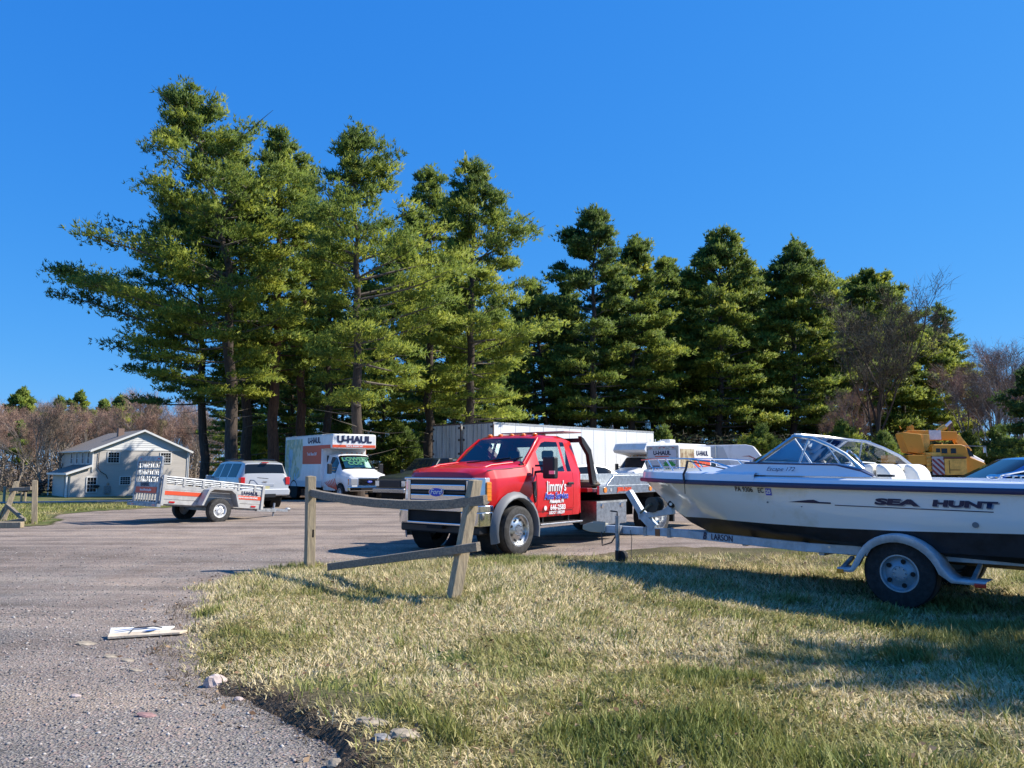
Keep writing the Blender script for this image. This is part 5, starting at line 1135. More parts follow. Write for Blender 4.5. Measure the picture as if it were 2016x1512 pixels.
MB().bar((2.4, .4, .5), (3.6, 0, .5), .1, .12).bar((2.4, -.4, .5), (3.6, 0, .5), .1, .12).build('tongue', galv, TV)

# ---------------------------------------------------------------- yellow crane truck
cp = at(1770, 925, 42); K = thing('crane_truck', 'yellow mobile crane truck with folded boom behind the boat', 'crane truck', (cp.x, 42, gz(cp.x, 42) - .05), R(-7))
k_ = .0283; K.scale = (.87, .9, 1.0)
def kx(px): return (px - 1770) * k_
def kz(py): return CAMZ + (920 - py) * k_ + .05
MB().prism([(kx(1775), kz(866)), (kx(1772), kz(856)), (kx(1776), kz(853)), (kx(1812), kz(857)), (kx(1820), kz(891)), (kx(1812), kz(895)), (kx(1783), kz(891))], -.6, .5, 'y').build('counterweight', yellow, K, bevel=.03)
MB().prism([(kx(1784), kz(852)), (kx(1790), kz(848)), (kx(1892), kz(852)), (kx(1892), kz(868)), (kx(1856), kz(868)), (kx(1836), kz(870)), (kx(1808), kz(868))], -.28, .28, 'y').build('boom', yellow, K, bevel=.03)
MB().box(kx(1833), kx(1858), -.30, -.29, kz(867), kz(849)).build('white_panel', M("aged_white_panel", (.66, .66, .64), .6, var=.15), K)
MB().prism([(kx(1808), kz(856)), (kx(1832), kz(858)), (kx(1832), kz(875)), (kx(1828), kz(889)), (kx(1812), kz(889))], -.45, .45, 'y').build('slewing_tower', yellow2, K, bevel=.02)
MB().prism([(kx(1892), kz(856)), (kx(1898), kz(858)), (kx(1922), kz(888)), (kx(1900), kz(890)), (kx(1888), kz(868))], -.22, .22, 'y').build('boom_head', yellow2, K, bevel=.02)
MB().tube([(kx(1857), 0, kz(851)), (kx(1872), 0, kz(842))], .16, 10).build('hoist_cylinder', yellow2, K, smooth=50); MB().tube([(kx(1871), 0, kz(843)), (kx(1885), 0, kz(832))], .085, 10).build('cylinder_rod', white, K, smooth=50)
MB().bar((kx(1886), 0, kz(831)), (kx(1891), 0, kz(853)), .05, .05).bar((kx(1884), 0, kz(836)), (kx(1880), 0, kz(850)), .12, .12).build('hook_block', M("rust_brown", (.16, .09, .05), .8), K)
MB().bar((kx(1794), 0, kz(848)), (kx(1803), 0, kz(840)), .3, .2).box(kx(1794), kx(1804), -.2, .2, kz(849), kz(841)).build('winch_drum', yellow, K)
MB().tube([(kx(1779), 0, kz(846)), (kx(1776), 0, kz(840))], .03, 6).build('small_post', yellow, K)
# carrier deck, cab and body
MB().box(kx(1735), kx(1850), -.9, .9, kz(950), kz(919)).build('carrier_frame', under, K); MB().box(kx(1776), kx(1818), -1.1, .9, kz(915), kz(897)).build('rear_deck_box', yellow, K, bevel=.02)
MB().box(kx(1735), kx(1752), -.9, .2, kz(915), kz(897)).build('outrigger_box', yellow, K, bevel=.02)
MB().box(kx(1812), kx(1846), -1.0, .8, kz(899), kz(892)).build('deck_plate', yellow2, K)
MB().box(kx(1848), kx(1893), -1.22, .6, kz(934), kz(904)).build('side_locker', yellow2, K, bevel=.02); MB().box(kx(1846), kx(1893), -1.24, .6, kz(903.5), kz(900)).build('locker_lid', M("oxide_red", (.13, .04, .03), .7), K)
MB().box(kx(1858), kx(1879), -1.232, -1.221, kz(923), kz(907)).build('locker_door', yellow2, K); MB().box(kx(1858), kx(1879), -1.236, -1.232, kz(925.5), kz(924.5)).box(kx(1857), kx(1858), -1.236, -1.221, kz(932), kz(907)).build('door_gap', under, K)
hz = MB().box(kx(1823), kx(1847), -1.22, -1.16, kz(934), kz(900)).build('hazard_board', M("old_white_board", (.42, .40, .40), .6), K)
st = M("dark_red_stripe", (.22, .035, .035), .6); x0, x1, z0, z1 = kx(1823), kx(1847), kz(934), kz(904)
def clip(poly, f):
    out = []
    for i, p in enumerate(poly):
        q = poly[(i + 1) % len(poly)]; a_, b_ = f(p), f(q)
        if a_ >= 0: out.append(p)
        if a_ * b_ < 0: t = a_ / (a_ - b_); out.append((lerp(p[0], q[0], t), lerp(p[1], q[1], t)))
    return out
for k in range(6):
    c = z0 - .25 + k * .30; pts = [(x0, c + .42), (x1, c - .18), (x1, c - .03), (x0, c + .57)]
    pts = clip(clip(pts, lambda p: z1 - p[1]), lambda p: p[1] - z0)
    if len(pts) > 2: MB().prism(pts, -1.228, -1.221, 'y').build('stripe', st, hz)
cab = MB().prism([(kx(1828), kz(934)), (kx(1828), kz(881)), (kx(1832), kz(877)), (kx(1888), kz(877)), (kx(1897), kz(880)), (kx(1906), kz(901)), (kx(1935), kz(912)), (kx(1937), kz(934))], -.95, .95, 'y').build('cab', yellow, K, bevel=.05)
for a, b in ((1836, 1844.5), (1847, 1859), (1866, 1877)): MB().box(kx(a), kx(b), -.962, -.951, kz(894), kz(884.5)).build('cab_window', darkglass, K, bevel=.004)
MB().prism([(kx(1898), kz(882.5)), (kx(1904), kz(885)), (kx(1913), kz(900)), (kx(1903), kz(900))], -.965, -.951, 'y').build('door_window', darkglass, K)
MB().hexa([(kx(1908), -.7, kz(900)), (kx(1935), -.7, kz(913)), (kx(1935), .7, kz(913)), (kx(1908), .7, kz(900))], [(kx(1911), -.6, kz(893)), (kx(1940), -.6, kz(908)), (kx(1940), .6, kz(908)), (kx(1911), .6, kz(893))]).build('hood', M("worn_white_hood", (.7, .7, .68), .5), K, bevel=.04)
MB().tube([(kx(1895), -1.0, kz(880)), (kx(1932), -1.3, kz(881)), (kx(1933), -1.3, kz(900))], .015, 5).build('mirror_arm', galv, K); MB().box(kx(1926), kx(1931), -1.34, -1.30, kz(893), kz(883)).build('mirror', alum, K)
for a, b, c, d in ((1848, 878, 1842, 890), (1852, 874, 1861, 894), (1863, 880, 1863, 900)): MB().bar((kx(a), -.7, kz(b)), (kx(c), -.9, kz(d)), .05, .05).build('lattice_strut', yellow2, K)
for x in (kx(1745), kx(1775), kx(1915)):
    for s in (-1, 1): wheel(K, x, s * .95, .5, .28, s, .5)
MB().box(kx(1757), kx(1776), -.9, .9, kz(922), kz(908)).build('rear_body', M("oxide_red2", (.13, .05, .035), .7), K)
MB().box(kx(1813), kx(1822), -1.12, -1.05, kz(928), kz(893)).build('ladder', yellow2, K)
for k in range(5): MB().box(kx(1812), kx(1823), -1.16, -1.12, kz(926 - k * 7), kz(924 - k * 7)).build('ladder_rung', yellow, K)

# ================================================================ BOAT AND BOAT TRAILER
bo = (4.627, 8.61, .036); bz = R(136.0)
Bt = thing('motorboat', 'white open motorboat with navy rub rail and black bottom resting on a trailer', 'boat', (bo[0], bo[1], bo[2] - .032), bz, ry=R(-.6))
HX = [-1.62, -1.0, 0, .8, 1.5, 2.1, 2.6, 3.0, 3.3, 3.55, 3.70, 3.76]
YR = [1.02, 1.05, 1.08, 1.07, 1.01, .90, .75, .58, .41, .23, .09, .02]
YC = [.90, .92, .92, .88, .78, .62, .43, .25, .12, .045, .015, .004]
ZC = [.58, .58, .60, .64, .70, .77, .86, .96, 1.04, 1.11, 1.17, 1.22]
ZK = [.40, .40, .40, .40, .41, .44, .50, .66, .85, 1.05, 1.18, 1.235]
ZB = [.86, .84, .80, .78, .775, .77, .755, .735, .72, .72, .72, .72]
ZR = 1.25
hi = lambda x, A: float(np.interp(x, HX, A))
def hull_y(x, z):
    zk, zc, yc, yr = hi(x, ZK), hi(x, ZC), hi(x, YC), hi(x, YR)
    zc = max(zc, zk + .01)
    return float(np.interp(z, [zk, zc, lerp(zc, ZR, .5), ZR + .02], [0, yc, lerp(yc, yr, .5) + .03 * (1 - max(0, x) / 4), yr]))
hx = sorted(set(HX + list(np.linspace(-1.62, 3.76, 40)))); hx = [x for x in hx]
for nm, mt, fz in (('hull', gelcoat, lambda x, t: lerp(max(hi(x, ZB), hi(x, ZK)), ZR, t)), ('hull_bottom', bottompaint, lambda x, t: lerp(hi(x, ZK), max(hi(x, ZB), hi(x, ZK) + .001), t))):
    m = MB(); rows = []
    for x in hx:
        h = [(x, hull_y(x, fz(x, t)), fz(x, t)) for t in np.linspace(0, 1, 9)]; rows.append([(x, -y, z) for x, y, z in reversed(h)] + h)
    k = 9
    m.grid([r[:k] for r in rows]); m.grid([r[k:] for r in rows])
    if nm == 'hull_bottom' or True: m.add([p for p in rows[0]], [tuple(range(len(rows[0])))])
    m.build(nm, mt, Bt, smooth=28)
def railpath(off, z, n=46, x0=-1.62):
    q = []
    for x in np.linspace(x0, 3.76, n): q.append((x, hi(x, YR) + off, z))
    return q
for nm, mt, z0, z1, o0 in (('rub_rail', navyrail, 1.205, 1.262, .030),):
    m = MB(); L_ = railpath(o0, z0); rows = []
    for s in (1, -1):
        rows = [[(x + (.03 if x > 3.7 else 0), s * y, z0), (x + (.035 if x > 3.7 else 0), s * (y + .008), (z0 + z1) / 2), (x + (.03 if x > 3.7 else 0), s * y, z1), (x, s * (y - .03), z1), (x, s * (y - .03), z0)] for x, y, _ in L_]; m.grid(rows, close=True)
    m.build(nm, mt, Bt, smooth=50)
# deck: cap, crowned foredeck, coaming
m = MB()
def crown(x): return float(sstep(3.7, 1.5, x)) * .10
for s in (1, -1):
    rows = []
    for x in np.linspace(1.55, 3.76, 26):
        y = hi(x, YR) + .022; rows.append([(x, s * y, 1.262), (x, s * (y - .018), 1.345), (x, s * max(0, y - .05), 1.362), (x, s * max(0, y - .18), 1.368 + crown(x) * .1), (x, s * max(0, (y - .30)), 1.368 + crown(x)), (x, 0, 1.375 + crown(x) * 1.12)])
    m.grid(rows)
    rows = []
    for x in np.linspace(-1.62, 1.56, 20):
        y = hi(x, YR) + .022; rows.append([(x, s * y, 1.262), (x, s * (y - .018), 1.305), (x, s * (y - .05), 1.322), (x, s * (y - .17), 1.325), (x, s * (y - .18), 1.28), (x, s * (y - .20), .86)])
    m.grid(rows)
m.build('deck', gelblue, Bt, smooth=30)
MB().box(-1.6, 1.5, -.72, .72, .84, .87).box(1.5, 1.62, -.70, .70, .87, 1.40).box(-1.62, -1.30, -.86, .86, .86, 1.335).build('cockpit_floor', gelblue, Bt)
for s in (1, -1):   # raised side panels that carry the windshield
    pr = [(2.15, 1.372), (1.72, 1.475), (.62, 1.462), (.36, 1.40), (.24, 1.345)]
    m = MB(); a = [(x, s * (min(hi(x, YR) - .07, .955)), z) for x, z in pr]; b = [(x, s * (min(hi(x, YR) - .14, .90) - .03), z + (.0 if z < 1.4 else .01)) for x, z in pr]
    m.grid([[(p[0], p[1] + s * .03, 1.34), p, q, (q[0], q[1] - s * .04, 1.30)] for p, q in zip(a, b)]); m.build('cabin_side', gelblue, Bt, smooth=30)
    MB().grid([[(p[0], p[1] + s * .003, p[2] - .004), (p[0], p[1] + s * .006, p[2] + .010), (q[0], q[1], q[2] + .012)] for p, q in zip(a[1:], b[1:])]).build('windshield_base_trim', navyrail, Bt)
text('Escape 172', .064, navy, Bt, (1.25, .985, 1.412), 'L', 'side_lettering', sx=1.2, shear=.35, warp=lambda q: Vector((q.x, .985 + (hi(q.x, YR) - hi(1.12, YR)) * .9 - (q.z - 1.36) * .30 + .008, q.z)))
hw = lambda q: Vector((q.x, hull_y(q.x, q.z) + .007, q.z))
text('PA 9306', .080, blackprint, Bt, (1.72, 1, 1.166), 'L', 'registration_number', sx=.92, bold=.0015, warp=hw); text('EC', .080, blackprint, Bt, (1.485, 1, 1.162), 'L', 'registration_number', sx=.85, bold=.0015, warp=hw)
def hullpatch(name, mt, pts, off=.006, n=8):
    m = MB(); (x0, z0), (x1, z1) = pts; m.grid([[(x, hull_y(x, z) + off, z) for z in np.linspace(z0, z1, 3)] for x in np.linspace(x0, x1, n)]); return m.build(name, mt, Bt)
hullpatch('registration_sticker', M("sticker_blue", (.08, .10, .55), .5), ((1.425, 1.11), (1.35, 1.19))); text('25', .062, whiteprint, Bt, (1.388, 1, 1.150), 'L', 'sticker_number', warp=lambda q: hw(q) + Vector((0, .003, 0)), bold=.002)
text('SEA', .082, M("silver_shadow", (.30, .32, .36), .5), Bt, (-.01, 1, 1.083), 'L', 'side_lettering', sx=3.0, bold=.006, shear=.1, warp=hw); text('HUNT', .082, bpy.data.materials["silver_shadow"], Bt, (-.62, 1, 1.088), 'L', 'side_lettering', sx=2.35, bold=.006, shear=.1, warp=hw)
h2 = lambda q: hw(q) + Vector((0, .003, 0))
text('SEA', .082, navy, Bt, (.0, 1, 1.091), 'L', 'side_lettering', sx=3.0, bold=.005, shear=.1, warp=h2); text('HUNT', .082, navy, Bt, (-.61, 1, 1.096), 'L', 'side_lettering', sx=2.35, bold=.005, shear=.1, warp=h2)
m = MB(); m.grid([[(x, hull_y(x, z) + .006, z) for z in (1.030, 1.039)] for i, x in enumerate(np.linspace(.62, -.86, 14))]); m.build('pinstripe', navy, Bt)
m = MB(); xx = np.linspace(1.16, .66, 9); m.grid([[(x, hull_y(x, z) + .006, z) for z in (1.045, 1.045 + .038 * (min(1, (1.16 - x) / .28)) * (1 if x > .8 else .45))] for x in xx]); m.build('swoosh', navy, Bt)
for x, z, r in ((-.70, .905, .028), (1.42, 1.03, .010), (1.0, 1.0, .006)): MB().disc((x, hull_y(x, z), z), r, (0, 1, 0), 14, .012).build('drain_fitting', grey_plastic, Bt)
# windshield
wf_ = MB(); apex = {}
C0 = Vector((2.05, 0, 1.50)); C1 = Vector((1.42, 0, 1.835))
for s in (1, -1):
    b0 = Vector((1.58, s * .88, 1.475)); a0 = Vector((1.14, s * .80, 1.79)); arc = [a0, Vector((.92, s * .83, 1.765)), Vector((.72, s * .86, 1.68)), Vector((.54, s * .885, 1.58)), Vector((.36, s * .90, 1.42))]
    mid0 = b0.lerp(C0, .5) + Vector((.06, 0, .0)); mid1 = a0.lerp(C1, .5) + Vector((.03, 0, .01))
    MB().grid([[C0, C1], [mid0, mid1], [b0, a0]]).build('windshield_pane', clearglass, Bt)
    base = [b0, Vector((1.2, s * .905, 1.477)), Vector((.9, s * .91, 1.472)), Vector((.62, s * .91, 1.468)), Vector((.36, s * .90, 1.42))]
    MB().grid([[p, q] for p, q in zip(base, arc)]).build('side_pane', clearglass, Bt)
    f = MB(); f.tube([C1, mid1, a0] + arc[1:], .021, 6); f.tube([C0, mid0, b0], .018, 6); f.tube([b0, a0], .024, 6); f.tube([C0, C1], .018, 6); f.tube(base, .014, 6); f.tube([base[2].lerp(base[1], .5), arc[1].lerp(arc[0], .2)], .012, 6)
    f.build('windshield_frame', alum if s > 0 else M("pale_frame", (.66, .67, .66), .3, .5), Bt, smooth=50)
for s in (1, -1): MB().tube([(1.34, s * .42, 1.82), (1.02, s * .44, 1.35)], .012, 6).build('windshield_brace', alum, Bt)
MB().box(1.0, 1.5, .35, .88, .9, 1.42).box(1.0, 1.5, -.88, -.35, .9, 1.42).build('console', gelblue, Bt, bevel=.04)
b = MB(); c = Vector((.93, -.5, 1.50)); pts = [c + Vector((.55 * .17 * math.sin(a), .17 * math.cos(a), .17 * .84 * math.sin(a))) for a in np.linspace(0, 2 * math.pi, 21)]; b.tube(pts, .014, 6, caps=False).tube([c, c + Vector((.15, 0, -.08))], .03, 6).bar(c - Vector((0, .17, 0)), c + Vector((0, .17, 0)), .03, .012); b.build('steering_wheel', chrome, Bt, smooth=50)
MB().blob((1.25, -.2, 1.46), (.09, .07, .07), 3, 2, .2).tube([(1.12, .05, 1.42), (1.02, .04, 1.55)], .02, 6).build('gauges_and_throttle', black, Bt)
for s in (1, -1):   # back-to-back seats
    y = s * .47
    for d in (1, -1):
        a = .02 + .29; x0 = a + d * .012
        b = MB(); b.prism([(x0, .95), (x0 + d * .20, .95), (x0 + d * .19, 1.25), (x0 + d * .15, 1.39), (x0 + d * .10, 1.46), (x0 + d * .04, 1.48), (x0, 1.475)], y - .25, y + .25, 'y'); o = b.build('seat_back', vinyl, Bt, bevel=.035)
        MB().box(x0 + d * .15, x0 + d * .62, y - .24, y + .24, .95, 1.10).build('seat_cushion', vinyl, o, bevel=.04)
    MB().box(.10, .52, y - .22, y + .22, .86, .95).build('seat_base', gelblue, Bt)
MB().box(-1.30, -.95, -.80, .80, .90, 1.16).build('rear_bench', vinyl, Bt, bevel=.05)
# bow rail
for s in (1, -1):
    pth = [Vector((3.80, 0, 1.515)), Vector((3.62, s * .12, 1.525)), Vector((3.2, s * .38, 1.535)), Vector((2.7, s * .62, 1.53)), Vector((2.2, s * .78, 1.49)), Vector((1.85, s * .86, 1.40)), Vector((1.78, s * .87, 1.37))]
    r = MB(); r.tube(pth, .0125, 6)
    for p, q in (((3.5, .14, 1.36), (3.62, .12, 1.525)), ((3.0, .42, 1.36), (3.14, .40, 1.535)), ((2.45, .64, 1.37), (2.62, .65, 1.525))): r.tube([(p[0], s * p[1], p[2]), (q[0], s * q[1], q[2])], .011, 6)
    r.build('bow_rail', chrome, Bt, smooth=60)
for s in (1, -1):
    for x in (-1.05, 3.35): 
        y = s * (hi(x, YR) - .09); z = 1.345 if x < 1 else 1.37; MB().tube([(x - .10, y, z + .035), (x + .10, y, z + .035)], .009, 6).tube([(x - .03, y, z), (x - .03, y, z + .035)], .009, 5).tube([(x + .03, y, z), (x + .03, y, z + .035)], .009, 5).build('cleat', chrome, Bt)
MB().box(.20, .05, .87, .95, 1.345, 1.37).build('rod_holder', black, Bt); MB().blob((-.86, .93, 1.365), (.07, .03, .025), 3, 2, 0).tube([(-.86, .93, 1.37), (-1.15, .86, 1.44)], .012, 5).build('deck_fitting', chrome, Bt)
q = hull_y(2.62, 1.3); MB().tube([(2.62, q - .05, 1.50), (2.60, q + .02, 1.40), (2.62, q + .05, 1.33), (2.61, q + .055, 1.25)], .016, 5).tube([(2.61, q + .05, 1.25), (2.62, q + .02, 1.08)], .005, 4).tube([(2.62, q - .05, 1.50), (2.0, .80, 1.40), (1.8, .87, 1.37)], .008, 4).build('mooring_line', black, Bt)

BT = thing('boat_trailer', 'blue grey galvanised boat trailer with swing jack and winch post under the white boat', 'boat trailer', bo, bz)
for s in (1, -1):
    f = MB(); f.bar((3.15, s * .03, .50), (1.05, s * .72, .51), .05, .105); f.bar((1.06, s * .72, .51), (-1.9, s * .72, .535), .05, .10); f.build('frame_rail', galv_blue, BT, bevel=.006)
    fd = MB(); rows = []
    pr = [(.60, .36), (.50, .36), (.46, .37)] + [(.43 * math.cos(a), .335 + .41 * math.sin(a)) for a in np.linspace(.12 * math.pi, .90 * math.pi, 15)] + [(-.47, .38), (-.52, .345), (-.78, .345)]
    fd.grid([[(x, s * .80, z), (x, s * 1.06, z), (x, s * 1.075, z - .012), (x * .93, s * 1.08, z - .04 if abs(x) > .44 else z - .085)] for x, z in pr]); fo = fd.build('fender', galv_blue, BT, smooth=40); fo.modifiers.new('solid', 'SOLIDIFY').thickness = .006
    MB().box(.53, .60, s * 1.065, s * 1.085, .30, .345).build('front_marker', amber, BT); MB().box(-.68, -.78, s * 1.065, s * 1.088, .285, .325).build('rear_marker', redlens, BT, bevel=.008)
    MB().bar((.56, s * .72, .44), (.56, s * 1.02, .35), .04, .03).bar((-.66, s * .72, .46), (-.66, s * 1.02, .34), .04, .03).build('fender_bracket', galv, BT)
    wheel(BT, 0, s * .92, .345, .215, s, .53, M("blue_grey_wheel" + str(s), (.28, .36, .42), .45, .3, var=.15), 'spoke', rubber, nh=5)
    b = MB().bar((1.6, s * .42, .62), (-1.7, s * .46, .55), .08, .05); b.build('bunk', M("bunk_carpet", (.03, .03, .035), .95), BT)
    for x in (1.2, .2, -.9): MB().bar((x, s * .45, .46), (x, s * .45, .60), .05, .05).build('bunk_post', galv, BT)
    MB().box(-1.45, -1.40, s * .69, s * .76, .44, .60).build('rail_clamp', galv, BT)
    for x in (-.85, -1.0, -1.15, -1.3, .8): MB().disc((x, s * .745, .53), .014, (0, s, 0), 8, .006).build('bolt', alum, BT)
MB().box(-.05, .05, -.86, .86, .30, .37).bar((.9, -.72, .46), (.9, .72, .46), .06, .06).bar((-1.5, -.72, .49), (-1.5, .72, .49), .06, .06).bar((2.0, -.4, .46), (2.0, .4, .46), .05, .05).build('cross_member', galv, BT)
MB().bar((3.0, 0, .50), (4.45, 0, .49), .08, .11).build('tongue', galv_blue, BT, bevel=.006)
MB().box(3.30, 3.35, -.05, .05, .43, .56).box(3.70, 3.75, -.05, .05, .43, .555).build('tongue_clamp', galv, BT); MB().box(3.47, 3.55, .041, .047, .44, .54).build('amber_reflector', M("rust_reflector", (.35, .12, .04), .5), BT)
cpl = MB().prism([(4.45, .43), (4.45, .57), (4.70, .58), (4.86, .53), (4.86, .46), (4.72, .43)], -.06, .06, 'y').build('coupler', M("aged_zinc", (.36, .36, .30), .6, .3), BT, bevel=.01)
MB().box(4.42, 4.66, .05, .056, .46, .60).build('mounting_plate', M("cream_plate", (.42, .40, .33), .6), BT)
MB().tube([(4.5, .05, .45), (4.45, .1, .25), (4.3, .07, .30), (4.2, .05, .45)], .012, 5).build('safety_chain', M("chain_rust", (.1, .08, .07), .7, .4), BT)
J = MB().tube([(4.155, .12, .16), (4.155, .12, .70)], .032, 10).build('swing_jack', galv, BT, smooth=60)
MB().tube([(4.155, .12, .05), (4.155, .12, .20)], .04, 8).build('jack_foot', black, J); MB().lathe([(.001, .06), (.085, .06), (.085, .12), (.001, .12)], (4.10, 0, .115), 'y', 18).build('jack_wheel', rubber, J)
MB().tube([(4.155, .12, .70), (4.155, .12, .76), (4.26, .14, .77)], .012, 6).build('jack_handle', black, J); MB().box(4.12, 4.19, .04, .10, .44, .56).build('jack_bracket', galv, J)
MB().tube([(3.95, .08, .5), (3.90, .12, .38), (3.90, .14, .20), (3.86, .2, .10)], .005, 4).build('wiring', black, BT)
W_ = MB().bar((3.58, 0, .55), (3.80, 0, .74), .09, .12).build('winch_stand', galv_blue, BT, bevel=.006)
MB().bar((3.76, 0, .70), (4.02, 0, 1.06), .09, .09, (1, 0, 0)).build('winch_post', galv_blue, W_, bevel=.006)
MB().bar((3.84, .0, .70), (3.26, 0, .80), .08, .08).bar((3.40, 0, .78), (3.26, 0, .90), .07, .07).build('bow_arm', galv_blue, W_, bevel=.006)
MB().lathe([(.02, -.08), (.11, -.08), (.11, -.06), (.05, -.05), (.05, .05), (.11, .06), (.11, .08), (.02, .08)], (3.58, 0, .88), 'y', 18).build('winch_drum', M("winch_dark", (.06, .06, .055), .6, .3), W_)
MB().tube([(3.58, .08, .88), (3.58, .13, .88), (3.74, .13, .76)], .018, 6).build('winch_handle', M("olive_handle", (.20, .18, .12), .6), W_)
MB().lathe([(.001, -.07), (.05, -.07), (.05, .07), (.001, .07)], (3.26, 0, .90), 'y', 14).build('bow_stop_roller', rubber, W_); MB().disc((3.26, .07, .90), .022, (0, 1, 0), 10, .012).build('roller_cap', whiteprint, W_)
text('LARSON', .11, navy, BT, (0, 0, 0), [Vector((-.950, .312, .0045)), Vector((0, 0, 1)), Vector((.312, .95, 0))], 'frame_lettering', sx=.95, bold=.001).location = (2.35, .322, .505)
text('B', .13, navy, BT, (0, 0, 0), [Vector((-.950, .312, .0045)), Vector((0, 0, 1)), Vector((.312, .95, 0))], 'frame_emblem', sx=.9, shear=.3, bold=.003).location = (2.66, .222, .505)

# ================================================================ FENCES
def pxw(px, py, D): v = at(px, py, D); return v
Fn = thing('rail_fence', 'sagging split rail fence with a leaning post in front of the red truck', 'fence')
def post(parent, base, top, w, name='post', rz=.8, mat=wood, n=6, wt=None):
    base = Vector(base); top = Vector(top); m = MB(); rows = []; rr = random.Random(int(abs(base.x) * 100))
    for i in range(n + 1):
        t = i / n; c = base.lerp(top, t); h = w / 2 * (1 - .06 * t); rows.append([c + Vector((h * math.cos(rz + k * math.pi / 2 + math.pi / 4) * 1.35 + rr.uniform(-.003, .003), h * math.sin(rz + k * math.pi / 2 + math.pi / 4) * 1.35 + rr.uniform(-.003, .003), 0)) for k in range(4)])
    m.grid(rows, close=True); m.add(rows[0], [(0, 1, 2, 3)]); tp = rows[-1]; m.add([tp[0], tp[1], tp[2], tp[3], (tp[0] + tp[2]) / 2 + Vector((0, 0, .012))], [(0, 1, 4), (1, 2, 4), (2, 3, 4), (3, 0, 4)])
    return m.build(name, mat, parent, bevel=.008)
LP = at(610, 1104, 11.15); LT = at(612, 938, 11.15)
p1 = post(Fn, (LP.x, LP.y, -.1), (LT.x, LT.y, LT.z), .135, rz=.60)
RP = at(891, 1182, 8.35); RT = at(936, 946, 8.62)
p2 = post(Fn, (RP.x - .015, RP.y, RP.z - .12), (RT.x, RT.y, RT.z), .135, rz=.55)
hm = M("dark_mortise", (.012, .010, .008), .95)
def rail(pts, w, h, name='rail', mat=woodr, tw=0.):
    m = MB(); pts = [Vector(p) for p in pts]; rows = []; n = len(pts)
    for i, p in enumerate(pts):
        d = (pts[min(n - 1, i + 1)] - pts[max(0, i - 1)]).normalized(); sd_ = d.cross(Vector((0, 0, 1))).normalized(); u = sd_.cross(d)
        e = .55 if i in (0, n - 1) else .8 if i in (1, n - 2) else 1; a = tw * (i / (n - 1) - .3); s2 = sd_ * math.cos(a) + u * math.sin(a); u2 = u * math.cos(a) - sd_ * math.sin(a)
        W = w * (e if e > .6 else .7); rows.append([p + s2 * W / 2 + u2 * h * .42, p + s2 * W / 2 - u2 * h * .5, p - s2 * W / 2 - u2 * h * .42, p - s2 * W * .45 + u2 * h * .5])
    m.grid(rows, close=True); m.add(rows[0], [(0, 1, 2, 3)]); m.add(rows[-1], [(3, 2, 1, 0)]); return m.build(name, mat, Fn if name == 'rail' else None, bevel=.008)
def dl(px): return lerp(11.15, 8.52, (px - 610) / (930 - 610)) if px < 930 else 8.45
top = [(604, 968), (640, 976), (690, 984), (740, 990), (790, 993), (840, 994), (890, 992), (925, 988), (956, 984)]
rail([at(x, y, 1 / lerp(1 / 11.15, 1 / 8.5, (x - 610) / 320)) for x, y in top], .09, .115)
bot = [(648, 1116), (700, 1109), (760, 1101), (820, 1093), (880, 1085), (942, 1076)]
r_ = rail([Vector((*at(x, y, 1 / lerp(1 / 10.2, 1 / 8.35, (x - 648) / 262)).xy, at(x, y, 1 / lerp(1 / 10.2, 1 / 8.35, (x - 648) / 262)).z)) for x, y in bot], .085, .10)
q = at(617, 1050, 11.05); MB().box(-.012, .012, -.004, .004, -.055, .055).build('mortise', hm, Fn, loc=(q.x, q.y - .02, q.z))

F2 = thing('rail_fence', 'broken leaning section of weathered rail fence at the left edge of the photo', 'fence', group=None)
def fr2(pts, w, h): o = rail(pts, w, h, 'fence_rail'); o.name = 'rail'; o.parent = F2; return o
a, b = at(68, 1032, 19.6), at(69, 946, 19.6); post(F2, (a.x, a.y, gz(a.x, a.y) - .1), b, .135, rz=.5)
a, b = at(3, 1034, 19.9), at(33, 948, 20.2); post(F2, (a.x, a.y, gz(a.x, a.y) - .05), b, .14, rz=.5)
fr2([at(20, 965, 20.1), at(30, 963, 20.0), at(48, 963, 19.8), at(62, 961, 19.7)], .09, .10); fr2([at(13, 994, 20.0), at(28, 1006, 19.8), at(48, 1024, 19.3)], .09, .09); fr2([at(-20, 1034, 19.2), at(10, 1029, 19.2), at(50, 1022, 19.2)], .09, .09)
fr2([at(14, 992, 20.0), at(6, 1003, 20.0), at(-6, 1030, 20.0)], .05, .05)
tb = at(5, 1040, 18.6); o = MB().box(-1.1, .45, -.09, .09, 0, .14).build('timber', wood, bevel=.012); o.location = (tb.x, tb.y, gz(tb.x, tb.y) + .0); o.rotation_euler = (0, 0, .1); tag(o, 'weathered square timber lying on the ground below the broken fence', 'timber')
for px, py, h, D, lb in ((9, 968, 28, 44, 'thin pale post far left beyond the road'), (43, 972, 16, 50, 'low pale marker post beyond the road left of the house'), (50, 972, 16, 50, 'second low marker post beyond the road left of the house')):
    a = at(px, py, D); b = at(px, py - h, D); o = MB().tube([(0, 0, 0), (0, 0, b.z - a.z + .1)], .07, 6).build('post', wood); o.location = (a.x, a.y, gz(a.x, a.y)); tag(o, lb, 'post')

